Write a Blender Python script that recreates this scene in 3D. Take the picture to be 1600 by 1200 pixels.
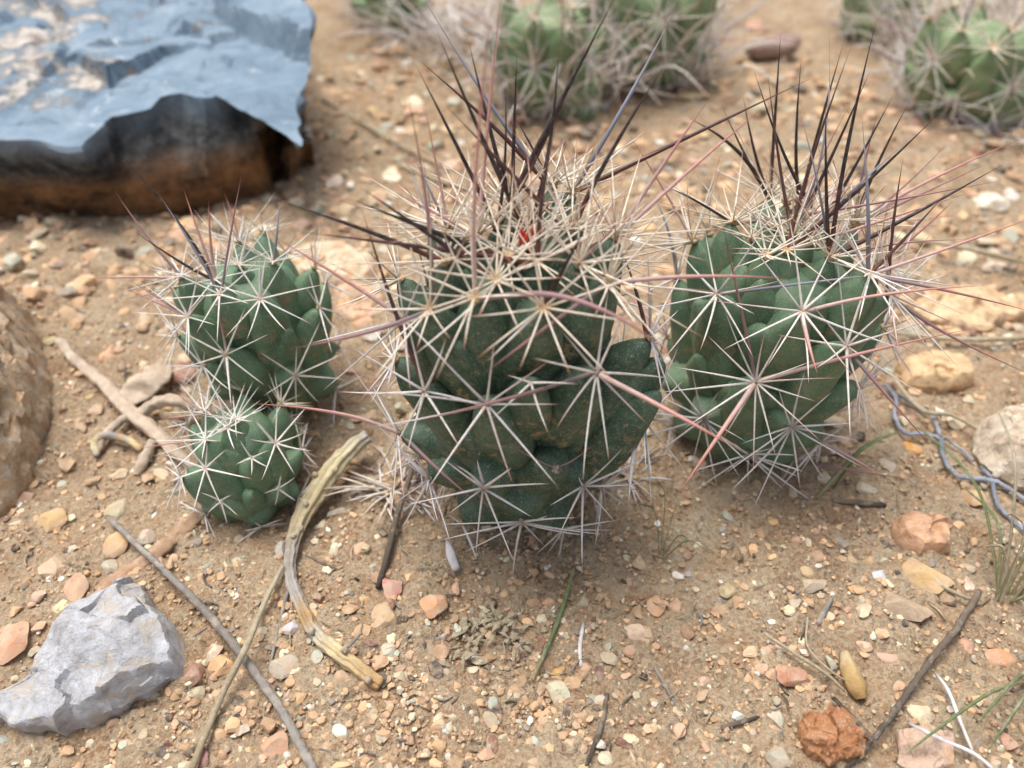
import bpy, math, random
import numpy as np
from mathutils import Vector, Matrix, Quaternion
R = math.radians
rng = np.random.default_rng(11); random.seed(11)
sc = bpy.context.scene
for o in list(bpy.data.objects): bpy.data.objects.remove(o)
col = sc.collection
S = 0.01                                   # all layout numbers below are centimetres

# ------------------------------------------------------------------ camera, sky, sun, exposure
PITCH = R(42.0); FPX = 1220.0              # focal length in pixels of a 1600 px wide frame
FW = np.array([0, math.cos(PITCH), -math.sin(PITCH)]); UP = np.array([0, math.sin(PITCH), math.cos(PITCH)]); RT = np.array([1., 0, 0])
CAM = np.array([-0.15, 0, 5.0]) - 25.0*FW
cd = bpy.data.cameras.new('camera'); cam = bpy.data.objects.new('camera', cd); col.objects.link(cam)
cam.location = CAM*S; cam.rotation_euler = (R(90)-PITCH, 0, 0)
cd.sensor_width = 36; cd.lens = FPX/1600*36; cd.clip_start = 0.005; cd.clip_end = 500
cd.dof.use_dof = True; cd.dof.focus_distance = 23.2*S; cd.dof.aperture_fstop = 8.5
sc.camera = cam
SUN_EL, SUN_AZ = 74.0, -50.0               # azimuth clockwise from +Y (behind the plants, to the left)
w = bpy.data.worlds.new('World'); sc.world = w; w.use_nodes = True
nt = w.node_tree; bg = nt.nodes['Background']
sky = nt.nodes.new('ShaderNodeTexSky'); sky.sky_type = 'NISHITA'; sky.sun_disc = False
sky.sun_elevation = R(SUN_EL); sky.sun_rotation = R(SUN_AZ); sky.air_density = 1.0; sky.dust_density = 4.0; sky.ozone_density = 0.6
hs = nt.nodes.new('ShaderNodeHueSaturation'); hs.inputs['Saturation'].default_value = 0.6      # thin overcast: the same sky, milkier
nt.links.new(sky.outputs[0], hs.inputs['Color']); nt.links.new(hs.outputs[0], bg.inputs[0]); bg.inputs[1].default_value = 0.12
sd = bpy.data.lights.new('sun', 'SUN'); sd.energy = 2.1; sd.angle = R(34); sd.color = (1, .99, .975)
sun = bpy.data.objects.new('sun', sd); col.objects.link(sun)
dv = Vector((math.sin(R(SUN_AZ))*math.cos(R(SUN_EL)), math.cos(R(SUN_AZ))*math.cos(R(SUN_EL)), math.sin(R(SUN_EL))))
sun.rotation_euler = dv.to_track_quat('Z', 'Y').to_euler(); sun.location = (0, 0, 3)
vs = sc.view_settings; vs.view_transform = 'Standard'; vs.look = 'None'; vs.gamma = 1; vs.exposure = 0.72

# ------------------------------------------------------------------ numeric helpers
def nrm(v): v = np.asarray(v, float); return v/(np.linalg.norm(v)+1e-12)
def hash3(i, j, k, seed):
    n = (i*374761393 + j*668265263 + k*2147483647 + seed*1274126177) & 0xFFFFFFFF
    n = ((n ^ (n >> 13))*1274126177) & 0xFFFFFFFF
    n = ((n ^ (n >> 16))*2246822519) & 0xFFFFFFFF
    return ((n ^ (n >> 15)) & 0xFFFFFF)/float(0xFFFFFF)
def vn(p, seed=0):
    """value noise -1..1 at points p (n,3)"""
    p = np.asarray(p, float); f = np.floor(p).astype(np.int64); u = p-f; u = u*u*u*(u*(u*6-15)+10)
    r = 0
    for a in (0, 1):
        wa = u[:, 0] if a else 1-u[:, 0]
        for b in (0, 1):
            wb = u[:, 1] if b else 1-u[:, 1]
            for c in (0, 1):
                wc = u[:, 2] if c else 1-u[:, 2]
                r = r + wa*wb*wc*hash3(f[:, 0]+a, f[:, 1]+b, f[:, 2]+c, seed)
    return r*2-1
def fbm(p, seed=0, oct=4, gain=.5):
    r = 0; a = 1; p = np.asarray(p, float)
    for o in range(oct): r = r + a*vn(p*(2.03**o)+17.3*o, seed+o); a *= gain
    return r
def HG(x, y):
    x = np.atleast_1d(np.asarray(x, float)); y = np.atleast_1d(np.asarray(y, float))
    p = np.stack([x, y, 0*x], 1)
    return .55*vn(p*.075, 3) + .28*vn(p*.22, 4) + .16*vn(p*.6, 5) + .11*vn(p*1.3, 6) + .06*vn(p*2.7, 7)
def ray(px, py): return FW + RT*((px-800)/FPX) + UP*((600-py)/FPX)
def gz(px, py, z):
    d = ray(px, py); return CAM + d*((z-CAM[2])/d[2])
def gp(px, py, lift=0.):
    z = 0
    for _ in range(4):
        p = gz(px, py, z+lift); z = HG(p[0], p[1])[0]
    return np.array([p[0], p[1], z+lift])
def depth(p): return float(np.dot(np.asarray(p)-CAM, FW))
def at_depth(px, py, d): return CAM + ray(px, py)*d
def earth(c): return (c[0]*.985, c[1]*1.0, c[2]*.968)
def lin(c):
    r = [((v/255)/12.92 if v/255 <= .04045 else ((v/255+.055)/1.055)**2.4) for v in c]
    return tuple(r)
def cr(pts, n):
    """Catmull-Rom resample"""
    P = np.asarray(pts, float); m = len(P); E = np.vstack([2*P[0]-P[1], P, 2*P[-1]-P[-2]])
    out = []
    for t in np.linspace(0, m-1, n):
        i = min(int(t), m-2); u = t-i; a, b, c, d = E[i], E[i+1], E[i+2], E[i+3]
        out.append(.5*((2*b)+(-a+c)*u+(2*a-5*b+4*c-d)*u*u+(-a+3*b-3*c+d)*u**3))
    return np.array(out)

# ------------------------------------------------------------------ object helpers
WL = {}
def mesh_of(name, V, F, mat=None, smooth=True, tattr=None, colors=None):
    me = bpy.data.meshes.new(name)
    me.from_pydata((np.asarray(V)*S).tolist(), [], F if isinstance(F, list) else F.tolist())
    if smooth: me.polygons.foreach_set('use_smooth', np.ones(len(me.polygons), bool))
    if tattr is not None:
        a = me.attributes.new('t', 'FLOAT', 'POINT'); a.data.foreach_set('value', np.asarray(tattr, np.float32))
    if colors is not None:
        a = me.attributes.new('tint', 'FLOAT_COLOR', 'POINT'); a.data.foreach_set('color', np.asarray(colors, np.float32).ravel())
    if mat: me.materials.append(mat)
    return me
def link(name, me, origin, parent=None):
    o = bpy.data.objects.new(name, me); col.objects.link(o); origin = np.asarray(origin, float)
    WL[o] = origin
    if parent: o.parent = parent; o.location = (origin-WL[parent])*S
    else: o.location = origin*S
    return o
def mk(name, V, F, mat, parent=None, origin=None, **k):
    V = np.asarray(V, float)
    if origin is None: origin = WL[parent] if parent else np.array([V[:, 0].mean(), V[:, 1].mean(), V[:, 2].min()])
    return link(name, mesh_of(name, V-origin, F, mat, **k), origin, parent)
def tag(o, label, cat=None, group=None, kind=None):
    if label: o['label'] = label
    if cat: o['category'] = cat
    if group: o['group'] = group
    if kind: o['kind'] = kind
    return o
def empty(name, loc):
    o = bpy.data.objects.new(name, None); col.objects.link(o); o.location = np.asarray(loc)*S; o.empty_display_size = .01
    WL[o] = np.asarray(loc, float); return o
def tube(pts, rad, sides=7, n=None, rough=0., seed=0, capped=True, ribs=0, ribd=0., flat=1.):
    n = n or max(4, len(pts)*4)
    P = cr(pts, n); rr = np.interp(np.linspace(0, 1, n), np.linspace(0, 1, len(rad)), rad)
    T = np.gradient(P, axis=0); T /= np.linalg.norm(T, axis=1)[:, None]+1e-9
    ref = np.array([0, 0, 1.]) if abs(T[0][2]) < .9 else np.array([1., 0, 0])
    V = []; tt = []
    for i in range(n):
        a = nrm(np.cross(ref, T[i])); b = np.cross(T[i], a)
        ang = np.linspace(0, 2*math.pi, sides, endpoint=False)
        r = rr[i]*(1+(ribd*np.cos(ang*ribs) if ribs else 0))
        V.append(P[i]+np.outer(np.cos(ang)*r, a)+np.outer(np.sin(ang)*r*flat, b)); tt += [i/(n-1)]*sides
    V = np.concatenate(V)
    if rough:
        k = 1/max(np.mean(rr), .01)
        V = V + rough*np.mean(rr)*np.stack([fbm(V*k*.9, seed+s, 3) for s in (1, 2, 3)], 1)
    F = [(i*sides+j, i*sides+(j+1) % sides, (i+1)*sides+(j+1) % sides, (i+1)*sides+j) for i in range(n-1) for j in range(sides)]
    if capped:
        F.append(tuple(range(sides-1, -1, -1))); F.append(tuple((n-1)*sides+j for j in range(sides)))
    return V, F, tt
def ico(sub):
    import bmesh
    bm = bmesh.new(); bmesh.ops.create_icosphere(bm, subdivisions=sub, radius=1)
    V = np.array([v.co[:] for v in bm.verts]); F = np.array([[v.index for v in f.verts] for f in bm.faces]); bm.free()
    return V, F
ICO = {k: ico(k) for k in (1, 2, 3, 4, 5)}
def rock_shape(sub, seed, cuts, cutmin=.55, noise=.1, nf=1.6):
    """unit stone: sphere cut by planes, then roughened"""
    g = np.random.default_rng(seed); V, F = ICO[sub]; V = V.copy()
    for _ in range(cuts):
        n = nrm(g.normal(size=3)); d = g.uniform(cutmin, .92)
        s = V@n; k = s > d; V[k] -= np.outer((s[k]-d)*.96, n)
    V = V*(1+noise*fbm(V*nf, seed, 4, .55))[:, None]
    return V, F

def cellfac(P, seed, size, amp, tilt):
    """broken-stone relief: every cell is a slightly offset, slightly tilted plane; returns a scalar per point"""
    g = np.random.default_rng(seed); lo, hi = P.min(0), P.max(0); n = max(6, int(np.prod(np.maximum((hi-lo)/size, 1))))
    n = min(n, 500); C = lo+(hi-lo)*g.random((n, 3)); off = g.normal(0, amp, n); gr = g.normal(0, tilt, (n, 3)); W = P+.25*size*np.stack([vn(P*2/size, seed+q) for q in (1, 2, 3)], 1)
    k = np.concatenate([np.argmin(((W[a:a+4000, None]-C[None])**2).sum(2), 1) for a in range(0, len(P), 4000)])
    return off[k]+((P-C[k])*gr[k]).sum(1)

# ------------------------------------------------------------------ materials
class M:
    def __init__(s, name, rough=.85, spec=.3):
        s.m = bpy.data.materials.new(name); s.m.use_nodes = True; s.t = s.m.node_tree; s.b = s.t.nodes['Principled BSDF']
        s.b.inputs['Roughness'].default_value = rough; s.b.inputs['Specular IOR Level'].default_value = spec
    def n(s, ty, **k):
        x = s.t.nodes.new('ShaderNode'+ty)
        for a, v in k.items():
            if a.startswith('i_'): x.inputs[a[2:].replace('_', ' ')].default_value = v
            else: setattr(x, a, v)
        return x
    def l(s, a, b): s.t.links.new(a, b)
    def coord(s, kind='Object'): return s.n('TexCoord').outputs[kind]
    def pos(s): return s.n('NewGeometry').outputs['Position']
    def noise(s, scale, detail=5, rough=.6, vec=None, dist=0.):
        x = s.n('TexNoise'); x.inputs['Scale'].default_value = scale; x.inputs['Detail'].default_value = detail
        x.inputs['Roughness'].default_value = rough; x.inputs['Distortion'].default_value = dist
        s.l(vec if vec is not None else s.coord(), x.inputs['Vector']); return x.outputs[0]
    def ramp(s, fac, stops):
        x = s.n('ValToRGB'); e = x.color_ramp.elements
        while len(e) < len(stops): e.new(.5)
        for k, (p, c) in zip(e, stops): k.position = p; k.color = (*c, 1) if len(c) == 3 else c
        s.l(fac, x.inputs[0]); return x.outputs[0]
    def mix(s, fac, a, b, mode='MIX'):
        x = s.n('Mix', data_type='RGBA', blend_type=mode)
        for v, i in ((fac, 0), (a, 6), (b, 7)):
            if hasattr(v, 'is_linked') or hasattr(v, 'links'): s.l(v, x.inputs[i])
            elif i: x.inputs[i].default_value = (*v, 1)
            else: x.inputs[i].default_value = v
        return x.outputs[2]
    def bump(s, h, strength=.5, dist=.001, prev=None):
        x = s.n('Bump'); x.inputs['Strength'].default_value = strength; x.inputs['Distance'].default_value = dist
        s.l(h, x.inputs['Height'])
        if prev is not None: s.l(prev, x.inputs['Normal'])
        return x.outputs[0]
    def out(s, color, normal=None):
        s.l(color, s.b.inputs['Base Color'])
        if normal is not None: s.l(normal, s.b.inputs['Normal'])
        return s.m
def gray(v): return (v, v, v)
def thr(m, fac, a, b): return m.ramp(fac, [(a, gray(0)), (b, gray(1))])

def m_ground():
    m = M('sandy_soil', .95, .15); P = m.pos()
    c = m.ramp(m.noise(22, 6, .65, P), [(.32, lin(earth((166, 138, 114)))), (.5, lin(earth((190, 164, 138)))), (.68, lin(earth((206, 186, 162))))])
    c = m.mix(thr(m, m.noise(55, 4, .6, P), .52, .66), c, lin(earth((184, 146, 114))))
    c = m.mix(thr(m, m.noise(14, 4, .6, P), .56, .7), c, lin(earth((150, 120, 96))))
    v = m.n('TexVoronoi'); v.inputs['Scale'].default_value = 900; m.l(P, v.inputs['Vector'])
    g = m.n('TexVoronoi'); g.inputs['Scale'].default_value = 760; m.l(P, g.inputs['Vector'])
    grain = m.ramp(m.n('SeparateColor').outputs[0], [(0, gray(.5)), (1, gray(.5))])
    sp = m.n('SeparateColor'); m.l(v.outputs['Color'], sp.inputs[0])
    gc = m.ramp(sp.outputs[0], [(0, lin(earth((128, 98, 78)))), (.2, lin(earth((172, 134, 106)))), (.5, lin(earth((196, 164, 136)))), (.8, lin(earth((214, 190, 165)))), (1, lin(earth((150, 140, 130))))])
    c = m.mix(.42, c, gc)
    sp2 = m.n('SeparateColor'); m.l(g.outputs['Color'], sp2.inputs[0])
    c = m.mix(thr(m, sp2.outputs[1], .93, .97), c, m.mix(.5, c, lin(earth((96, 76, 64)))))
    n1 = m.bump(v.outputs['Distance'], .7, .0008); n2 = m.bump(m.noise(230, 6, .75, P), 1., .0034, n1)
    return m.out(c, n2)
def m_pebble():
    m = M('pebble_stone', .82, .3); oi = m.n('ObjectInfo'); T = m.coord()
    P = m.pos()
    c = m.mix(thr(m, m.noise(260, 5, .7, P), .4, .66), oi.outputs['Color'], m.mix(.55, oi.outputs['Color'], lin((214, 190, 164))))
    c = m.mix(thr(m, m.noise(520, 4, .7, P), .56, .7), c, m.mix(.6, c, lin((112, 84, 68))))
    c = m.mix(m.mix(.85, gray(0), thr(m, m.noise(150, 6, .7, P), .46, .64)), c, lin((182, 156, 130)))
    return m.out(c, m.bump(m.noise(700, 6, .7, P), .5, .0009))
def m_grit():
    m = M('gravel_stone', .85, .25); a = m.n('Attribute', attribute_name='tint'); P = m.pos()
    c = m.mix(thr(m, m.noise(420, 4, .7, P), .42, .66), a.outputs['Color'], m.mix(.5, a.outputs['Color'], lin((206, 176, 146))))
    return m.out(c, m.bump(m.noise(900, 4, .7, P), .45, .0006))
def m_skin(name, a, b, c3):
    m = M(name, .58, .35); P = m.pos(); t = m.n('Attribute', attribute_name='t')
    c = m.ramp(m.noise(90, 4, .55, P), [(.3, a), (.52, b), (.75, c3)])
    v = m.n('TexVoronoi'); v.inputs['Scale'].default_value = 1500; m.l(P, v.inputs['Vector'])
    c = m.mix(m.mix(.5, gray(0), m.ramp(v.outputs['Distance'], [(.12, gray(1)), (.32, gray(0))])), c, lin((164, 178, 156)))
    c = m.mix(m.mix(.5, gray(0), thr(m, m.noise(160, 7, .75, P), .5, .72)), c, lin((136, 146, 124)))
    base = m.n('Math', operation='MULTIPLY'); m.l(m.ramp(t.outputs['Fac'], [(.3, gray(0)), (.62, gray(1))]), base.inputs[0])
    m.l(thr(m, m.noise(240, 5, .75, P), .53, .6), base.inputs[1])
    c = m.mix(base.outputs[0], c, lin((146, 128, 98)))
    c = m.mix(m.mix(.7, gray(0), thr(m, m.noise(520, 4, .8, P), .6, .68)), c, lin((172, 154, 116)))
    c = m.mix(m.mix(.6, gray(0), thr(m, m.noise(110, 6, .8, P), .62, .68)), c, lin((122, 112, 78)))
    m.b.inputs['Subsurface Weight'].default_value = .06; m.b.inputs['Subsurface Radius'].default_value = (.002, .004, .0015)
    m.b.inputs['Subsurface Scale'].default_value = .3
    return m.out(c, m.bump(m.noise(420, 4, .6, P), .22, .0008))
def m_spine(name, stops, rough=.5):
    m = M(name, rough, .35); t = m.n('Attribute', attribute_name='t'); oi = m.n('ObjectInfo')
    c = m.ramp(t.outputs['Fac'], stops)
    mp = m.n('Mapping'); mp.inputs['Scale'].default_value = (1, 1, 1); m.l(m.pos(), mp.inputs['Vector'])
    c = m.mix(m.mix(.5, gray(0), thr(m, m.noise(420, 6, .8, mp.outputs[0]), .42, .62)), c, m.mix(.6, c, lin((128, 108, 100))))
    r = m.ramp(oi.outputs['Random'], [(0, (.8, .79, .78)), (.5, (.97, .97, .97)), (1, (1.0, .98, .95))])
    return m.out(m.mix(1., c, r, 'MULTIPLY'))
def m_wood(name, stops, scale=300, stretch=None, bumpd=.0008, rough=.85):
    m = M(name, rough, .25); P = m.pos(); t = m.n('Attribute', attribute_name='t')
    c = m.ramp(t.outputs['Fac'], stops)
    c = m.mix(m.mix(.6, gray(0), thr(m, m.noise(scale, 5, .7, P), .4, .66)), c, m.mix(.55, c, lin((96, 80, 66))))
    c = m.mix(m.mix(.45, gray(0), thr(m, m.noise(scale*.6, 4, .6, P), .52, .7)), c, lin((222, 208, 186)))
    return m.out(c, m.bump(m.noise(scale*1.6, 8, .8, P), .9, bumpd*1.6))
def m_rock(name, base, alt, dark, scale=60, bumpd=.002, patch=None, dirt=None):
    m = M(name, .8, .3); P = m.pos(); N = m.n('NewGeometry').outputs['Normal']
    c = m.ramp(m.noise(scale, 8, .68, P, .4), [(.3, dark), (.48, base), (.7, alt)])
    if patch: c = m.mix(thr(m, m.noise(scale*.55, 7, .7, P, .6), .5, .58), c, patch)
    c = m.mix(m.mix(.5, gray(0), thr(m, m.noise(scale*5, 5, .75, P), .5, .7)), c, m.mix(.6, c, dark))
    if dirt: c = m.mix(thr(m, m.noise(scale*1.2, 7, .7, P), .5, .62), c, dirt)
    n1 = m.bump(m.noise(scale*1.6, 9, .68, P, .3), .8, bumpd); n2 = m.bump(m.noise(scale*9, 5, .7, P), .6, bumpd*.3, n1)
    return m.out(c, n2)
def m_blue():
    m = M('blue_slate', .88, .12); P = m.pos()
    sx = m.n('SeparateXYZ'); m.l(P, sx.inputs[0])
    c = m.ramp(m.noise(26, 9, .7, P, .5), [(.28, lin((98, 116, 130))), (.48, lin((128, 146, 160))), (.62, lin((146, 162, 174))), (.78, lin((178, 188, 194)))])
    # pale lime crust, thickest on the far left of the slab
    md = m.n('MapRange'); md.inputs[1].default_value = -.29; md.inputs[2].default_value = -.13; md.inputs[3].default_value = .09; md.inputs[4].default_value = -.10
    m.l(sx.outputs[0], md.inputs[0])
    ad = m.n('Math', operation='ADD'); m.l(m.noise(30, 10, .75, P, .15), ad.inputs[0]); m.l(md.outputs[0], ad.inputs[1])
    crust = thr(m, ad.outputs[0], .55, .62)
    c = m.mix(crust, c, m.ramp(m.noise(130, 6, .7, P), [(.3, lin((168, 150, 134))), (.5, lin((194, 184, 172))), (.7, lin((208, 204, 198)))]))
    c = m.mix(m.mix(.6, gray(0), thr(m, m.noise(48, 8, .7, P, 1.2), .6, .66)), c, lin((200, 206, 208)))
    # broken flank: charcoal with earth clinging to it (attribute t = 1 below the rim)
    t = m.n('Attribute', attribute_name='t')
    e = m.ramp(m.noise(44, 9, .75, P, .1), [(.36, lin((58, 52, 46))), (.48, lin((120, 90, 64))), (.66, lin((160, 120, 82)))])
    mp = m.n('Mapping'); mp.inputs['Scale'].default_value = (1, 1, 2.6); m.l(P, mp.inputs['Vector'])
    e = m.mix(thr(m, m.noise(60, 9, .78, mp.outputs[0], .0), .52, .66), e, lin((34, 32, 32)))
    rim = m.ramp(t.outputs['Fac'], [(.0, gray(0)), (.35, gray(1))])
    e2 = m.mix(m.ramp(t.outputs['Fac'], [(.45, gray(0)), (.62, gray(1))]), m.ramp(m.noise(75, 10, .78, P), [(.34, lin((36, 38, 40))), (.5, lin((70, 71, 72))), (.66, lin((118, 116, 112)))]), e)
    c = m.mix(rim, c, e2)
    n1 = m.bump(m.noise(60, 10, .76, P), .9, .0035); n2 = m.bump(crust, .7, .0015, n1)
    return m.out(c, n2)

MG = m_ground(); MP = m_pebble(); MGR = m_grit()
SK_A = m_skin('cactus_skin', lin((55, 75, 59)), lin((68, 89, 70)), lin((87, 106, 85)))
SK_B = m_skin('cactus_skin_fresh', lin((78, 102, 78)), lin((94, 120, 91)), lin((114, 138, 106)))
SK_C = m_skin('cactus_skin_pale', lin((96, 116, 80)), lin((116, 136, 94)), lin((146, 160, 118)))
SP = dict(
 white=m_spine('spine_white', [(0, lin((196, 172, 140))), (.1, lin((236, 231, 222))), (.78, lin((238, 231, 221))), (.94, lin((200, 160, 138))), (1, lin((120, 70, 58)))]),
 ivory=m_spine('spine_ivory', [(0, lin((206, 170, 118))), (.15, lin((238, 228, 208))), (.7, lin((238, 224, 204))), (.9, lin((180, 118, 88))), (1, lin((110, 52, 42)))]),
 grey=m_spine('spine_grey', [(0, lin((150, 142, 136))), (.2, lin((214, 210, 208))), (.85, lin((220, 214, 210))), (1, lin((158, 132, 124)))]),
 pale=m_spine('spine_pale_pink', [(0, lin((196, 172, 150))), (.12, lin((222, 212, 206))), (.6, lin((220, 200, 192))), (.9, lin((190, 146, 134))), (1, lin((110, 66, 58)))]),
 mauve=m_spine('spine_mauve', [(0, lin((170, 150, 140))), (.12, lin((128, 116, 118))), (.4, lin((156, 122, 122))), (.75, lin((160, 112, 110))), (.93, lin((104, 58, 54))), (1, lin((52, 30, 30)))]),
 pink=m_spine('spine_pink', [(0, lin((206, 180, 160))), (.15, lin((196, 170, 164))), (.5, lin((200, 150, 140))), (.85, lin((186, 120, 106))), (1, lin((96, 46, 40)))]),
 slate=m_spine('spine_slate', [(0, lin((140, 124, 120))), (.2, lin((110, 112, 122))), (.6, lin((150, 154, 170))), (.85, lin((168, 156, 164))), (1, lin((150, 100, 92)))]),
 black=m_spine('spine_black', [(0, lin((110, 62, 44))), (.12, lin((72, 40, 32))), (.35, lin((38, 28, 28))), (.8, lin((26, 23, 25))), (1, lin((46, 26, 26)))], .42),
 brown=m_spine('spine_brown', [(0, lin((132, 78, 56))), (.2, lin((96, 54, 46))), (.5, lin((70, 46, 46))), (.85, lin((92, 54, 50))), (1, lin((46, 28, 28)))], .45),
 dead=m_spine('spine_dead', [(0, lin((200, 186, 168))), (.5, lin((222, 212, 196))), (1, lin((196, 176, 156)))]))
m = M('areole_wool', .95, .1); MAR = m.out(m.mix(thr(m, m.noise(900, 3, .7, m.pos()), .4, .6), lin((176, 138, 92)), lin((214, 196, 166))), m.bump(m.noise(1600, 3, .7, m.pos()), 1, .0008))
m = M('areole_wool_old', .95, .1); MAR2 = m.out(m.mix(thr(m, m.noise(900, 3, .7, m.pos()), .4, .6), lin((110, 96, 84)), lin((178, 168, 156))), m.bump(m.noise(1600, 3, .7, m.pos()), 1, .0008))
m = M('bud_red', .5, .4); MBUD = m.out(m.mix(thr(m, m.noise(600, 3, .7, m.pos()), .4, .6), lin((170, 40, 26)), lin((205, 70, 44))))

# ------------------------------------------------------------------ ground: one sheet out to the horizon
def axis(lo, hi, step, far):
    a = list(np.arange(lo, hi+1e-6, step)); s = step; x = hi; y = lo; up = []; dn = []
    while x < far: s *= 1.28; x += s; up.append(x)
    s = step
    while y > -far: s *= 1.28; y -= s; dn.append(y)
    return np.array(dn[::-1]+a+up)
gx = axis(-48, 48, .23, 4000); gy = axis(-14, 64, .23, 4000)
X, Y = np.meshgrid(gx, gy); Z = HG(X.ravel(), Y.ravel())
V = np.stack([X.ravel(), Y.ravel(), Z], 1)
near = (np.abs(V[:, 0]) < 60) & (V[:, 1] > -25) & (V[:, 1] < 75)
V[near, 2] += .11*fbm(V[near]*2.4*np.array([1, 1, 0]), 21, 2)
nx, ny = len(gx), len(gy); ii = np.arange(nx*ny).reshape(ny, nx)
F = np.stack([ii[:-1, :-1].ravel(), ii[:-1, 1:].ravel(), ii[1:, 1:].ravel(), ii[1:, :-1].ravel()], 1)
g = link('ground', mesh_of('ground', V, F, MG), (0, 0, 0)); tag(g, 'dry orange-tan sandy soil under the cacti', 'ground', kind='structure')

# ------------------------------------------------------------------ spines (shared unit meshes: base at 0, along +Z, radius 1, length 1)
def unit_spine(bend, sides=6, n=9, taper=.6):
    V = []; tt = []
    for i in range(n):
        t = i/(n-1); r = (1-t)**taper*(1 if t > .04 else 1.25)
        if i == n-1: r = .03
        for j in range(sides):
            a = 2*math.pi*j/sides; V.append((math.cos(a)*r, math.sin(a)*r, t)); tt.append(t)
    V = np.array(V); V = np.stack([V[:, 0], V[:, 1], V[:, 2]], 1)
    F = [(i*sides+j, i*sides+(j+1) % sides, (i+1)*sides+(j+1) % sides, (i+1)*sides+j) for i in range(n-1) for j in range(sides)]
    F.append(tuple(range(sides-1, -1, -1)))
    return V, F, tt
# bend is in units of radius so that the non-uniform scale keeps the tube round: 0.. 3 radii of sag
SPM = []
for b in (-5.0, -3.2, -1.6, -.5, .8, 2.2, 3.8):
    V, F, tt = unit_spine(b); V = V.copy(); V[:, 0] += b*V[:, 2]**2
    me = bpy.data.meshes.new('spine'); me.from_pydata((V*S).tolist(), [], F)
    me.polygons.foreach_set('use_smooth', np.ones(len(F), bool)); a = me.attributes.new('t', 'FLOAT', 'POINT'); a.data.foreach_set('value', np.array(tt, np.float32))
    me.materials.append(SP['white']); SPM.append(me)
def spine(name, base, tip, r, mat, parent, bend=None):
    base = np.asarray(base, float); tip = np.asarray(tip, float); d = tip-base; L = np.linalg.norm(d)
    o = link(name, random.choice(SPM) if bend is None else SPM[bend], base, parent)
    o.rotation_mode = 'QUATERNION'
    q = Vector(d).to_track_quat('Z', 'X'); o.rotation_quaternion = q @ Quaternion((0, 0, 1), random.uniform(0, 6.28))
    o.scale = (r, r, L)
    o.material_slots[0].link = 'OBJECT'; o.material_slots[0].material = SP[mat]
    return o
def spine_curve(name, base, tip, r, mat, parent, sag):
    """one unique curved spine; sag = vector offset of the middle"""
    base = np.asarray(base, float); tip = np.asarray(tip, float)
    pts = [base, base*.66+tip*.34+np.asarray(sag)*.9, base*.33+tip*.67+np.asarray(sag)*.8, tip]
    V, F, tt = tube(pts, [r*1.1, r, r*.93, r*.85, r*.74, r*.6, r*.42, r*.2, r*.02], 7, 18, capped=False)
    return mk(name, V, F, SP[mat], parent, base, tattr=tt)

# ------------------------------------------------------------------ cactus
AREO = {}
for k in range(3):
    V, F = ICO[2]; V = V*(1+.25*fbm(V*2.3, 40+k, 3))[:, None]
    AREO[k] = mesh_of('areole', V*np.array([1, 1, .55]), F, MAR)
def tubercle_mesh(p, a, side, L, wd, th, seed, mat, nl=13, nr=18):
    """blunt finger: tip at p, long axis a, running back L"""
    b = np.cross(a, side); V = []; tt = []
    V.append(p); tt.append(0)
    for i in range(1, nl):
        s = (i/(nl-1))**1.35
        rr = (1-(1-s)**1.9)**.63
        ang = np.linspace(0, 2*math.pi, nr, endpoint=False)
        e = 1/np.power(np.abs(np.cos(ang))**3.0+np.abs(np.sin(ang))**3.0, 1/3.0)
        V += list(p - a*s*L + np.outer(np.cos(ang)*e*wd*rr, side) + np.outer(np.sin(ang)*e*th*rr, b)); tt += [s]*nr
    V = np.array(V)
    V = V + .11*wd*np.stack([fbm(V*.75, seed+q, 4) for q in range(3)], 1)
    F = [(0, 1+(j+1) % nr, 1+j) for j in range(nr)]
    for i in range(nl-2):
        for j in range(nr): F.append((1+i*nr+j, 1+i*nr+(j+1) % nr, 1+(i+1)*nr+(j+1) % nr, 1+(i+1)*nr+j))
    return V, F, tt
PROF_Z = np.array([-.15, 0, .12, .3, .55, .75, .88, .96, 1.0, 1.01])
PROF_R = np.array([.4, .58, .79, .95, 1.02, 1.0, .92, .76, .5, 0.])
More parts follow.
